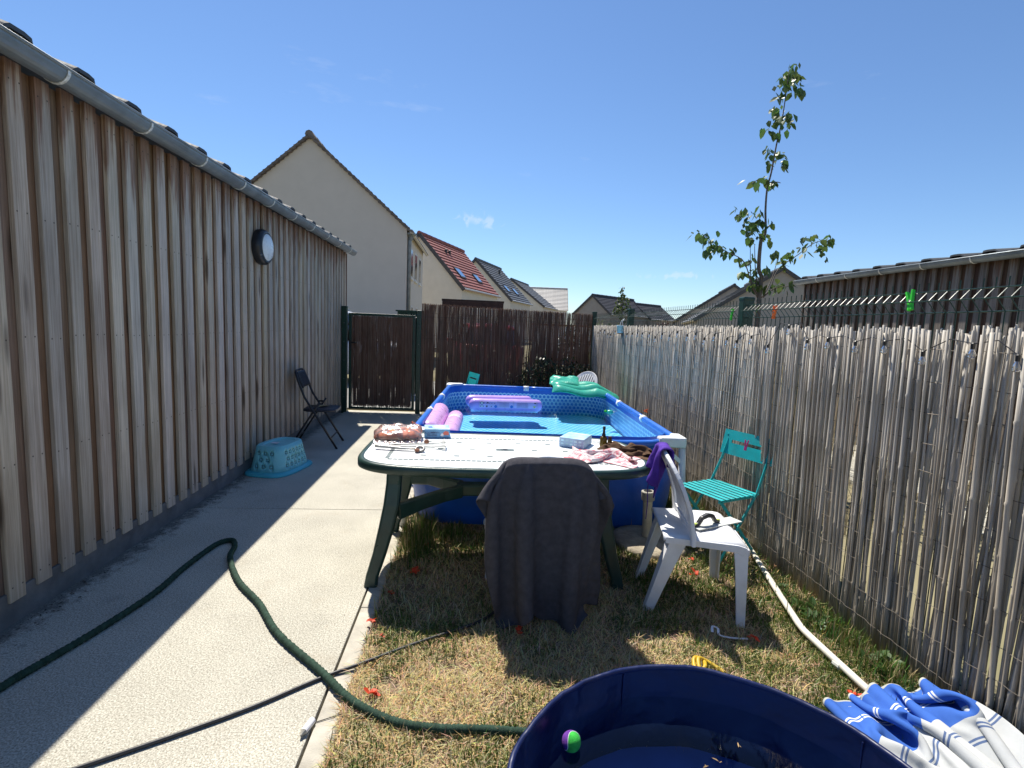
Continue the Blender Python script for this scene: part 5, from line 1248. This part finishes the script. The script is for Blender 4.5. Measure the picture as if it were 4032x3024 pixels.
MB().tube([(3.62, .25, .1), (3.62, .25, 4.55), (3.66, .2, 4.9)], .075, 12).build('downpipe', X['zinc'], h1, smooth=True)
MB().lathe([(.07, 0), (.1, .12), (.20, .2), (.20, .25)], 14, T(3.68, .2, 4.62)).build('rain_hopper', X['zinc'], h1)
RT = radians(-20)
h2_ = house('cream house with red tiled roof and two skylights', (-3.34, 32, 0), RT, 2.82, 7.2, 3.72, 6.80, X['render2'], X['roof_red'], 15, 1, [(1, 1.2, 2.4, .8, 2.2), (1, 3.6, 5.0, .8, 2.2)], [(1, 1.1, 2.0, .60, .80), (1, 4.3, 5.2, .62, .80)])
for y in (1.3, 1.9): MB().lathe([(.09, 0), (.09, .28), (.13, .3), (0, .34)], 8, T(.75, y + 1, 5.98)).build('roof_vent', X['roof_dk'], h2_)
h3_ = house('cream house with dark grey tiled roof behind the red-roofed one', (.14, 46, 0), RT, 3.3, 7.4, 3.85, 7.22, X['render2'], X['roof_gr'], 15, 1, [], [(1, 1.3, 2.2, .62, .80), (1, 4.0, 4.9, .64, .82)])
MB().lathe([(.1, 0), (.1, .4), (.14, .42), (0, .46)], 8, T(.8, 4.5, 6.45)).build('roof_vent', X['roof_dk'], h3_)
house('far cream gabled house with grey roof beyond the dark-roofed one', (4.36, 60, 0), RT, 3.9, 8, 4.0, 6.92, X['render2'], X['roof_gr'], 12, 1)
h5 = house('far white house with slate roof coloured pale for sun glare', (13.3, 73.2, 0), radians(82), 4.6, 8.6, 4.05, 7.1, X['render3'], X['roof_glare'], 16, -1, [(-1, 1.0, 2.2, 1.2, 2.6), (-1, 4.0, 5.2, 1.2, 2.6)])
house('far low house with dark slate roof left of the small sapling', (12.9, 55, 0), radians(-48), 2.3, 8.4, 3.3, 5.2, X['render_g'], X['roof_dk'], 12, 1)
house('small dark-roofed annex beside the far slate house', (19.2, 60, 0), radians(-52), 2.2, 5.5, 3.1, 4.75, X['render_g'], X['roof_dk'], 10, 1)
house('grey rendered house with slate roof behind the fence sapling', (18.58, 30, 0), radians(-19), 4.65, 11.8, 2.5, 5.62, X['render_g'], X['roof_gr'], 14, -1)
house('grey-roofed house standing beyond the grey rendered one', (24.5, 47, 0), radians(-19), 4.8, 10, 2.9, 6.2, X['render_g'], X['roof_dk'], 12, -1)
# brown lean-to just behind the twig fence
lt = thing('wooden_shelter', 'brown wooden shelter edge showing above the twig fence', 'shelter', (-.55, 9.3, 0))
MB().box((.55, .25, 1.93), (1.12, .5, .035)).build('roof_board', X['brownwood'], lt)
for x in (.05, 1.05): MB().box((x, .25, .95), (.07, .07, 1.93)).build('post', X['brownwood'], lt)
MB().box((.55, .0, 1.86), (1.10, .03, .10)).build('fascia', X['brownwood'], lt)
# green wheelie box beyond the gate
gb = thing('green_bin', 'dark green slatted bin top beyond the gate by the downpipe', 'bin', (-1.28, 11.2, 0))
for k in range(6): MB().box((-.25 + k * .1, 0, .87), (.088, .5, 1.72)).build('slat', X['green_metal'], gb)
MB().box((0, 0, 1.735), (.66, .56, .03)).build('lid', X['green_metal'], gb)
# cars
def car(label, loc, rz, paint, h=1.62, rails=False):
    t = thing('parked_car', label, 'car', loc, rz)
    # body as lofted sections along x (length 4.2), nose at +x
    sec = [(-2.1, .50, .86, .72), (-2.02, .34, 1.0, .80), (-1.7, .26, 1.04, .86), (-.9, .22, 1.04, .88), (.4, .22, 1.02, .88), (1.2, .24, .98, .87), (1.8, .28, .88, .82), (2.05, .36, .76, .72), (2.12, .45, .66, .60)]
    vs = []; fs = []; n = 10
    for x, z0, z1, w in sec:
        for y, z in ((-w * .9, z0), (-w, z0 + .12), (-w, (z0 + z1) / 2), (-w * .97, z1 - .06), (-w * .88, z1), (w * .88, z1), (w * .97, z1 - .06), (w, (z0 + z1) / 2), (w, z0 + .12), (w * .9, z0)): vs.append((x, y, z))
    for i in range(len(sec) - 1):
        for k in range(n): fs.append((i * n + k, i * n + (k + 1) % n, (i + 1) * n + (k + 1) % n, (i + 1) * n + k))
    fs += [tuple(range(n))[::-1], tuple((len(sec) - 1) * n + k for k in range(n))]
    MB().add(vs, fs).build('body', paint, t, smooth=True, bevel=0)
    cs = [(-2.0, 1.0, .78), (-1.72, h - .12, .66), (-1.3, h, .63), (-.2, h + .02, .63), (.25, h - .06, .64), (1.15, .98, .76)]
    vs = []; fs = []
    for x, z, w in cs: vs += [(x, -w, z), (x, -w * .88, z + .02), (x, 0, z + .045), (x, w * .88, z + .02), (x, w, z)]
    for i in range(len(cs) - 1):
        for k in range(4): fs.append((i * 5 + k, i * 5 + k + 1, i * 5 + k + 6, i * 5 + k + 5))
    MB().add([v_ for v_ in vs[5:25]], [f for f in [(i * 5 + k, i * 5 + k + 1, i * 5 + k + 6, i * 5 + k + 5) for i in range(3) for k in range(4)]]).build('roof', paint, t, smooth=True, solid=.02)
    def quad(nm, pts, m_): MB().add(pts, [tuple(range(len(pts)))]).build(nm, m_, t, solid=.008)
    quad('windscreen', [(.27, -.60, h - .06), (.27, .60, h - .06), (1.12, .72, .99), (1.12, -.72, .99)], X['pane'])
    quad('rear_window', [(-1.74, -.60, h - .11), (-1.98, -.72, 1.02), (-1.98, .72, 1.02), (-1.74, .60, h - .11)], X['pane'])
    for s_ in (-1, 1):
        quad('side_window', [(-1.62, s_ * .665, h - .09), (-1.85, s_ * .79, 1.03), (-.45, s_ * .82, 1.03), (-.45, s_ * .655, h - .01)], X['pane'])
        quad('side_window', [(-.38, s_ * .655, h - .01), (-.38, s_ * .82, 1.03), (1.0, s_ * .78, 1.02), (.22, s_ * .66, h - .07)], X['pane'])
        MB().strip([(-.41, s_ * .83, 1.02), (-.41, s_ * .65, h)], (1, 0, 0), .05, .07).build('pillar', paint, t)
        MB().box((2.02, s_ * .58, .72), (.12, .26, .14)).build('headlight', X['print_wh'], t, bevel=.03)
        MB().box((-2.04, s_ * .64, .88), (.10, .18, .28)).build('tail_light', X['skin_toy'], t, bevel=.02)
        MB().box((.72, s_ * .96, 1.04), (.12, .16, .12)).build('mirror', paint, t, bevel=.03)
        for x in (-1.3, 1.32):
            w = MB().lathe([(.22, -.10), (.31, -.09), (.33, -.05), (.33, .05), (.31, .09), (.22, .10)], 24, T(x, s_ * .80, .33) @ Matrix.Rotation(pi / 2, 4, 'X')).build('wheel', X['tyre'], t, smooth=True)
            MB().lathe([(.21, -.102), (.05, -.115), (0, -.115)], 16, T(x, s_ * .80, .33) @ Matrix.Rotation(s_ * pi / 2, 4, 'X'), cap=False).build('rim', X['steel'], w)
        if rails: MB().tube([(-1.5, s_ * .52, h + .01), (-1.4, s_ * .52, h + .08), (0, s_ * .52, h + .09), (.1, s_ * .52, h + .02)], .022, 8).build('roof_rail', X['zinc'], t)
    return t
car('white car parked behind the gate, only its roof showing', (-3.25, 13.2, -.02), radians(4), X['car_w'], 1.72, True)
car('dark red car parked behind the twig fence', (.35, 15.5, -.02), radians(97), X['car_r'], 1.52)

# ================================================================== TREES AND SHRUBS
def leaf_variants(n, col, l, w):
    out = []
    for k in range(n):
        b = MB(); q_ = random.Random(k)
        cu = q_.uniform(-.1, .25)
        vs = [(0, 0, 0), (l * .3, w * .5, l * .04), (l * .7, w * .36, -l * cu * .5), (l, 0, -l * cu), (l * .7, -w * .36, -l * cu * .5), (l * .3, -w * .5, l * .04), (l * .35, 0, -l * .03), (l * .7, 0, -l * cu * .55)]
        b.add(vs, [(0, 6, 1), (1, 6, 7, 2), (2, 7, 3), (3, 7, 4), (4, 7, 6, 5), (5, 6, 0)])
        me = b.mesh('leaf', X['leaf']); at = me.attributes.new('col', 'FLOAT_COLOR', 'POINT')
        s_ = q_.uniform(.75, 1.3); c = (col[0] * s_ * q_.uniform(.8, 1.3), col[1] * s_, col[2] * s_ * q_.uniform(.7, 1.1), 1)
        for i in range(len(me.vertices)): at.data[i].color = c
        out.append(me)
    return out
def at_plane(px_, py_, Y):
    """point on the upright plane y=Y (used to place a tree's limbs on its own real plane)"""
    d = _F + _R * ((px_ - 1106) / 1100) - _U * ((py_ - 829.5) / 1100); return EYE + d * (Y / d.y)
def tz(x, y): return (1426.4 + .3636 * x, 109.7 + .3636 * y)
YT = 5.6
sap = thing('sapling', 'slender young tree with drooping leaves behind the fence', 'tree', (3.2, YT, 0))
def tp_(x, y, dy=0): p = at_plane(*tz(x, y), YT + dy); return p - Vector((3.2, YT, 0))
tk = [tp_(*p) for p in ((575, 1600), (585, 1480), (595, 1400), (600, 1340), (585, 1290), (598, 1130), (625, 1080), (625, 950), (635, 820), (660, 720), (690, 560), (720, 430), (745, 270), (765, 120))]
tk = [Vector((tk[0].x - .02, 0, -.05))] + tk; tkr = [.034, .031, .027, .023, .021, .021, .019, .013, .011, .010, .009, .008, .007, .005, .003]
MB().tube(smooth_path(tk, 5), list(np.interp(np.linspace(0, 14, 71), range(15), tkr)), 10).build('trunk', X['bark'], sap, smooth=True)
for pts, dy in ((((580, 1470), (545, 1400), (510, 1280), (470, 1230), (380, 1185), (250, 1090)), -.3), (((600, 1465), (650, 1420), (700, 1300), (820, 1210), (920, 1140), (1010, 1130)), .25), (((585, 1460), (540, 1360), (535, 1170)), -.1), (((580, 1450), (565, 1300), (560, 1150)), .1), (((610, 1460), (660, 1360), (700, 1230)), .2), (((610, 1465), (680, 1410), (760, 1400)), -.2), (((640, 790), (590, 765), (540, 790)), -.05), (((640, 785), (690, 780), (715, 785)), .05)):
    P = [tp_(x, y, dy * k / (len(pts) - 1)) for k, (x, y) in enumerate(pts)]
    pth_ = smooth_path(P, 5); MB().tube(pth_, list(np.linspace(.008, .003, len(pth_))), 6).build('branch', X['bark'], sap, smooth=True)
cl = [(760, 130, 35, 40, 8), (815, 150, 50, 35, 12), (790, 95, 30, 20, 6), (745, 215, 70, 40, 18), (810, 235, 40, 50, 14), (705, 280, 30, 30, 8), (690, 370, 50, 40, 14), (770, 375, 45, 35, 12), (680, 420, 40, 50, 12), (750, 440, 40, 40, 10), (650, 480, 40, 40, 10), (690, 500, 25, 30, 5), (650, 610, 45, 35, 8), (690, 640, 45, 40, 12), (730, 690, 40, 40, 10), (640, 690, 20, 30, 5), (580, 780, 60, 28, 14), (635, 765, 25, 30, 6), (695, 785, 35, 22, 7), (500, 960, 45, 45, 12), (560, 965, 45, 35, 10), (540, 1050, 55, 60, 24), (600, 1030, 45, 40, 12), (655, 1025, 20, 15, 4), (530, 1110, 50, 40, 12), (610, 1105, 25, 25, 5), (655, 1118, 12, 18, 3), (240, 1100, 50, 28, 10), (300, 1130, 40, 40, 10), (340, 1165, 50, 40, 14), (270, 1200, 35, 30, 8), (390, 1205, 25, 20, 5), (480, 1230, 20, 14, 3), (530, 1250, 25, 20, 5), (680, 1215, 35, 25, 8), (740, 1235, 45, 40, 12), (790, 1240, 30, 30, 6), (860, 1190, 35, 40, 10), (900, 1120, 40, 40, 12), (950, 1150, 45, 45, 14), (1010, 1140, 35, 45, 12), (970, 1190, 20, 25, 4), (510, 1330, 45, 30, 10), (560, 1320, 35, 30, 8), (620, 1300, 25, 15, 4), (540, 1390, 40, 25, 8), (600, 1395, 50, 28, 10), (690, 1395, 30, 40, 8), (740, 1400, 50, 30, 10), (580, 1520, 50, 20, 6)]
lv = leaf_variants(10, (.072, .125, .034), .105, .066); more = []; q_ = random.Random(5)
for (x, y, rx, ry, n) in cl:
    dyc = -.3 * (600 - x) / 400 if 1050 < y < 1250 else q_.uniform(-.08, .08)
    for k in range(max(2, int(n * .62 + q_.random()))):
        p = tp_(x + q_.gauss(0, rx * .5), y - ry * .35 + q_.gauss(0, ry * .45), dyc + q_.gauss(0, .07))
        o = obj('leaf', lv[q_.randrange(10)], sap, loc=p); s_ = q_.uniform(.7, 1.15); o.scale = (s_, s_, s_)
        o.rotation_euler = (q_.gauss(0, .5), radians(q_.uniform(25, 85)), q_.uniform(0, 2 * pi))
        more.append((*p, .05))

def leafcloud(name, b_pts, par, leafc, l, w, n, seed, mt='leaf', part='crown', droop=(10, 80)):
    """crown of many leaf faces scattered through uneven clumps (one part)"""
    r = np.random.default_rng(seed); cs = np.array(b_pts, float); wts = cs[:, 3] ** 2; wts /= wts.sum()
    idx = r.choice(len(cs), n, p=wts); d = r.normal(size=(n, 3)); d /= np.linalg.norm(d, axis=1)[:, None]
    rad = cs[idx, 3] * r.uniform(.35, 1.0, n) ** .6; P = cs[idx, :3] + d * rad[:, None]
    a = r.uniform(0, 2 * pi, n); dr = np.radians(r.uniform(*droop, n)); ll = l * r.uniform(.6, 1.2, n)
    ax = np.stack([np.cos(a) * np.cos(dr), np.sin(a) * np.cos(dr), -np.sin(dr)], 1); sd_ = np.stack([-np.sin(a), np.cos(a), r.normal(0, .3, n)], 1)
    sd_ /= np.linalg.norm(sd_, axis=1)[:, None]; wv = (w / l) * ll * .5
    Vv = np.stack([P, P + ax * (ll * .45)[:, None] + sd_ * wv[:, None], P + ax * ll[:, None], P + ax * (ll * .45)[:, None] - sd_ * wv[:, None]], 1).reshape(-1, 3)
    me = bpy.data.meshes.new(part); me.vertices.add(4 * n); me.vertices.foreach_set('co', Vv.ravel()); me.loops.add(4 * n); me.polygons.add(n)
    me.loops.foreach_set('vertex_index', np.arange(4 * n)); me.polygons.foreach_set('loop_start', np.arange(0, 4 * n, 4)); me.polygons.foreach_set('loop_total', np.full(n, 4)); me.update()
    col = np.array(leafc)[None, :] * r.uniform(.55, 1.5, (n, 1)) * r.uniform(.85, 1.15, (n, 3)); col = np.concatenate([col, np.ones((n, 1))], 1)
    at = me.attributes.new('col', 'FLOAT_COLOR', 'POINT'); at.data.foreach_set('color', np.repeat(col, 4, 0).ravel().astype(np.float32))
    me.materials.append(X[mt]); o = bpy.data.objects.new(part, me); C.objects.link(o); o.parent = par; return o
tag(leafcloud('small_leaves', more, sap, (.072, .125, .034), .085, .052, 220, 31, part='small_leaves', droop=(25, 85)), kind='stuff')
# far sapling
s2_ = thing('sapling', 'small distant sapling in front of the far slate roof', 'tree', (4.74, 16, 0))
MB().tube([(0, 0, 0), (.03, 0, 1.2), (-.02, 0, 2.0), (-.05, 0, 2.9)], [.03, .025, .018, .006], 8).build('trunk', X['bark'], s2_)
leafcloud('crown', [(-.04, 0, 2.85, .09), (-.05, 0, 2.65, .15), (0, 0, 2.5, .18), (-.12, 0, 2.35, .16), (.1, 0, 2.25, .16), (-.2, 0, 2.15, .13), (.25, 0, 2.1, .13), (-.05, .05, 2.1, .16), (.05, 0, 1.9, .12)], s2_, (.07, .10, .025), .11, .07, 300, 3)
# shrub in front of the twig fence
sh_ = thing('shrub', 'dark leafy shrub behind the far end of the pool', 'shrub', (1.3, 8.15, 0))
for k in range(9):
    a = random.uniform(-.6, .6); MB().tube([(a * .5, 0, 0), (a * .9, random.uniform(-.1, .1), .45), (a * 1.3, random.uniform(-.12, .12), .95)], [.012, .009, .004], 5).build('stem', X['bark'], sh_)
leafcloud('foliage', [(x, random.uniform(-.1, .1), z, r) for x, z, r in ((-.55, .45, .2), (-.35, .7, .2), (-.1, .85, .22), (.15, .75, .22), (.4, .8, .2), (.58, .6, .18), (-.5, .25, .2), (-.2, .4, .25), (.2, .4, .25), (.5, .35, .2), (-.15, 1.0, .1), (.3, .98, .12), (.6, .85, .1))], sh_, (.028, .05, .022), .06, .03, 2600, 8, part='foliage')
# hedges and bushes beyond the fences
def bush(label, loc, pts, colr, n, l, seed):
    t = thing('bush', label, 'bush', loc, 0, 'bushes beyond the fence')
    MB().tube([(0, 0, 0), (.05, 0, .5), (0, .05, .9)], [.04, .03, .015], 6).build('stem', X['bark'], t)
    leafcloud('foliage', pts, t, colr, l, l * .55, n, seed, part='foliage')
bush('clipped yellow-green bush beyond the hanging pot', (3.4, 11.5, 0), [(random.uniform(-.6, .6), random.uniform(-.3, .3), random.uniform(.6, 1.62), .28) for _ in range(16)], (.10, .13, .03), 1600, .09, 21)
bush('dark hedge clump far behind the corner post', (3.3, 14.5, 0), [(random.uniform(-.9, .9), random.uniform(-.3, .3), random.uniform(.4, 1.35), .35) for _ in range(16)], (.03, .05, .02), 1600, .1, 22)
bush('reddish-leaved bush between the far houses', (6.1, 16.5, 0), [(random.uniform(-.45, .45), random.uniform(-.3, .3), random.uniform(.6, 1.75), .3) for _ in range(12)], (.07, .03, .022), 1100, .1, 23)
bush('green bush right of the reddish one', (7.2, 17.5, 0), [(random.uniform(-.35, .35), random.uniform(-.3, .3), random.uniform(.5, 1.8), .28) for _ in range(10)], (.05, .085, .03), 1000, .1, 24)
bush('pale green bush behind the brown twig fence', (1.1, 10.2, 0), [(random.uniform(-.6, .7), random.uniform(-.3, .3), random.uniform(.2, .95), .28) for _ in range(12)], (.10, .14, .05), 1400, .08, 25)
sw = thing('garden_wall', 'low cream garden wall across the neighbouring lawns', 'wall', (7.0, 21, 0))
MB().box((0, 0, .8), (9, .2, 1.6)).build('wall', X['render3'], sw); MB().box((0, 0, 1.64), (9.1, .3, .07)).build('coping', X['terracotta'], sw)
# pot at the sapling's foot
fp = thing('flower_pot', 'terracotta pot at the foot of the fence sapling', 'pot', (3.0, 5.3, 1.42))
MB().lathe([(.05, 0), (.075, .12), (.085, .12), (.085, .15), (.07, .15), (.06, .04)], 18, cap=False).build('bowl', X['terracotta'], fp, smooth=True)
MB().lathe([(.0, .12), (.07, .13)], 18, cap=False).build('compost', X['soil'], fp)
ft2 = thing('planter_stand', 'wooden stand carrying the terracotta pot beyond the fence', 'stand', (3.0, 5.3, 0))
MB().box((0, 0, 1.395), (.3, .3, .04)).build('shelf', X['brownwood'], ft2)
for sx in (-1, 1):
    for sy in (-1, 1): MB().box((sx * .12, sy * .12, .69), (.04, .04, 1.37)).build('leg', X['brownwood'], ft2)

# ================================================================== GRASS
def blades(n, xs, ys, hts, lean, wid, cols, z0=-.012, seed=1, curve=.5):
    r = np.random.default_rng(seed); a = r.uniform(0, 2 * pi, n)
    dx, dy = np.cos(a), np.sin(a); L0 = hts
    hx = np.sin(lean) * L0; hz = np.cos(lean) * L0
    bw = wid / 2; sxv, syv = -dy, dx
    mx_, mz_ = hx * .42, hz * .58 + L0 * .04
    base = np.stack([xs, ys, np.full(n, z0) + r.uniform(0, .006, n)], 1)
    S_ = np.stack([sxv, syv, np.zeros(n)], 1) * bw[:, None]
    mid = base + np.stack([dx * mx_, dy * mx_, mz_], 1); tip = base + np.stack([dx * hx, dy * hx, np.maximum(hz, .004)], 1)
    Vv = np.stack([base - S_, base + S_, mid + S_ * .8, mid - S_ * .8, tip], 1).reshape(-1, 3)
    i0 = np.arange(n) * 5
    return Vv, i0, np.repeat(cols, 5, 0)
def grassfield(N_, seed):
    r = np.random.default_rng(seed)
    # more blades where the lawn is near
    xs, ys = [], []
    tot = 0
    u = r.random(N_ * 3); ymin, ymax = 1.15, 8.4
    y = 1 / (1 / ymin - u * (1 / ymin - 1 / ymax)); x = r.uniform(-.455, 2.0, N_ * 3)
    k = np.ones(len(x), bool)
    c, s_ = cos(radians(3)), sin(radians(3)); lx = (x - .66) * c - (y - 5.18) * s_; ly = (x - .66) * s_ + (y - 5.18) * c
    k &= ~((np.abs(lx) < 1.02) & (np.abs(ly) < 1.5)); k &= ~((x - TC[0]) ** 2 + (y - TC[1]) ** 2 < .59 ** 2)
    k &= ~((x - 1.30) ** 2 + ((y - 3.40) / 1.1) ** 2 < .22 ** 2)
    x, y = x[k][:N_], y[k][:N_]; n = len(x)
    gz = np.array([noise.noise(Vector((a * 2.3, b_ * 2.3, 5))) + .5 * noise.noise(Vector((a * 7, b_ * 7, 2))) for a, b_ in zip(x, y)])
    green = np.clip(.22 + .75 * gz + .45 * np.clip((x - 1.15) / .6, -.3, 1) + .10 * (y > 2.6), .03, .88)
    patch_ = np.array([noise.noise(Vector((a * 5, b_ * 5, 11))) for a, b_ in zip(x, y)])
    keep = r.random(n) < np.clip(.82 + 1.3 * patch_, .14, 1)
    x, y, gz, green = x[keep], y[keep], gz[keep], green[keep]; n = len(x)
    isg = r.random(n) < green
    lean = np.where(isg, np.abs(r.normal(.55, .4, n)), np.clip(r.normal(1.22, .28, n), .2, 1.54))
    h = np.where(isg, r.uniform(.020, .060, n), r.uniform(.025, .080, n))
    edge2 = np.clip((x - 1.85) / .12, 0, 1); h = h * (1 + .6 * edge2)
    wd = np.where(isg, r.uniform(.0024, .0044, n), r.uniform(.0018, .0038, n)) * np.clip(y / 2.2, 1, 2.2)
    cg = np.stack([r.uniform(.06, .14, n), r.uniform(.11, .19, n), r.uniform(.02, .045, n)], 1)
    cd = np.stack([r.uniform(.50, .80, n), r.uniform(.39, .64, n), r.uniform(.19, .36, n)], 1)
    cd = np.where((r.random(n) < .25)[:, None], cd * .5, cd)
    col = np.where(isg[:, None], cg, cd)
    return n, x, y, h, lean, wd, col
def build_grass(name, parts, mt):
    V_, I_, C_ = [], [], []; off = 0
    for v_, i_, c_ in parts: V_.append(v_); I_.append(i_ + off); C_.append(c_); off += len(v_)
    V_ = np.concatenate(V_); I_ = np.concatenate(I_); C_ = np.concatenate(C_); n = len(I_)
    me = bpy.data.meshes.new(name); me.vertices.add(len(V_)); me.vertices.foreach_set('co', V_.ravel().astype(np.float32))
    lp = np.stack([I_, I_ + 1, I_ + 2, I_ + 3, I_ + 3, I_ + 2, I_ + 4], 1).ravel(); me.loops.add(len(lp)); me.loops.foreach_set('vertex_index', lp)
    me.polygons.add(2 * n); st_ = np.stack([np.arange(n) * 7, np.arange(n) * 7 + 4], 1).ravel(); me.polygons.foreach_set('loop_start', st_); me.polygons.foreach_set('loop_total', np.tile([4, 3], n)); me.update()
    at = me.attributes.new('col', 'FLOAT_COLOR', 'POINT'); at.data.foreach_set('color', np.concatenate([C_, np.ones((len(C_), 1))], 1).ravel().astype(np.float32))
    me.materials.append(X[mt]); o = bpy.data.objects.new(name, me); C.objects.link(o); return o
n, x, y, h, lean, wd, col = grassfield(170000, 4)
parts = [blades(n, x, y, h, lean, wd, col, seed=9)]
# taller weeds along the pool wall, kerb and fence
r = np.random.default_rng(77); wx, wy, wh = [], [], []
for (cx, cy, rx, ry, k, hh) in ((-.32, 3.42, .10, .28, 900, .16), (-.12, 3.50, .16, .12, 500, .10), (-.42, 4.6, .05, 1.6, 500, .14), (1.80, 4.3, .12, 1.2, 1400, .20), (1.9, 2.35, .08, .55, 900, .10), (1.93, 1.98, .06, .18, 300, .12), (1.45, 3.5, .25, .15, 500, .12), (1.85, 5.8, .10, 1.2, 700, .22), (.6, 7.2, 1.2, .4, 1500, .14)):
    wx.append(r.normal(cx, rx * .6, k)); wy.append(r.normal(cy, ry * .6, k)); wh.append(r.uniform(.35, 1.1, k) * hh)
wx, wy, wh = np.concatenate(wx), np.concatenate(wy), np.concatenate(wh); k_ = (wx > -.45) & (wx < 1.99) & (np.hypot(wx - 1.30, wy - 3.4) > .24); wx, wy, wh = wx[k_], wy[k_], wh[k_]; m = len(wx)
cw = np.stack([r.uniform(.05, .15, m), r.uniform(.11, .20, m), r.uniform(.02, .05, m)], 1); dry = r.random(m) < .25; cw[dry] = np.array([.38, .30, .16]) * r.uniform(.7, 1.1, (dry.sum(), 1))
parts.append(blades(m, wx, wy, wh, np.abs(r.normal(.3, .25, m)), r.uniform(.003, .006, m), cw, seed=12))
tag(build_grass('lawn_grass', parts, 'grass'), 'dry straw-coloured and green grass of the small yard', 'grass', kind='stuff')
# pale dry grass on the neighbour's side
m = 2600; r = np.random.default_rng(6); gx = r.uniform(2.3, 6.5, m); gy = r.uniform(3.5, 9, m); cw = np.array([[.40, .33, .2]]) * r.uniform(.6, 1.2, (m, 1))
gg = [blades(m, gx, gy, r.uniform(.2, .5, m), np.abs(r.normal(.2, .15, m)), r.uniform(.006, .012, m), cw, z0=-.05, seed=3)]
m = 700; gx = r.normal(3.75, .45, m); gy = r.uniform(5.6, 7.2, m); gg.append(blades(m, gx, gy, r.uniform(1.3, 1.72, m), np.abs(r.normal(.06, .05, m)), r.uniform(.004, .008, m), np.array([[.46, .38, .24]]) * r.uniform(.7, 1.2, (m, 1)), z0=-.05, seed=5))
tag(build_grass('tall_dry_grass', gg, 'grass'), 'pale dry tall grass on the other side of the fence', 'grass', kind='stuff')
# leaf litter and grit along the foot of the timber wall
b = MB(); q_ = random.Random(9)
for i in range(420):
    y = 1.9 + 6.2 * q_.random() ** 1.3; x = -2.10 + abs(q_.gauss(0, .05)); leafmesh(b, T(x, y, .001 + q_.random() * .003) @ RZ(q_.uniform(0, 6.3)) @ Matrix.Rotation(q_.uniform(-.3, .3), 4, 'Y'), q_.uniform(.006, .02), q_.uniform(.004, .012))
tag(b.build('leaf_litter', X['leafdry'] if False else mat('dark_litter', (.07, .055, .042), .9, .5, 40)), 'dark leaf litter along the foot of the timber wall', 'litter', kind='stuff')
# broad-leaved weeds at the foot of the reeds
for i, (x, y, s_) in enumerate(((1.86, 2.72, 1.0), (1.90, 2.52, 1.3), (1.86, 2.38, 1.1), (1.93, 2.05, 1.4), (1.90, 1.93, 1.1))):
    b = MB(); q_ = random.Random(i)
    for k in range(14): leafmesh(b, T(x + q_.uniform(-.05, .05), y + q_.uniform(-.06, .06), .0 + q_.uniform(0, .02)) @ RZ(q_.uniform(0, 6.28)) @ Matrix.Rotation(-q_.uniform(.1, .9), 4, 'Y'), .05 * s_ * q_.uniform(.6, 1.2), .035 * s_)
    o = b.build('weed', X['leaf']); me = o.data; at = me.attributes.new('col', 'FLOAT_COLOR', 'POINT')
    for j in range(len(me.vertices)): at.data[j].color = (.075, .15, .04, 1)
    tag(o, ('broad-leaved weed farthest along the foot of the reed screen', 'second broad-leaved weed from the far end of the reed foot', 'middle broad-leaved weed at the foot of the reed screen', 'larger broad-leaved weed just behind the parasol hem', 'broad-leaved weed nearest the camera, touching the parasol cloth')[i], 'weed', 'weeds along the reed screen')
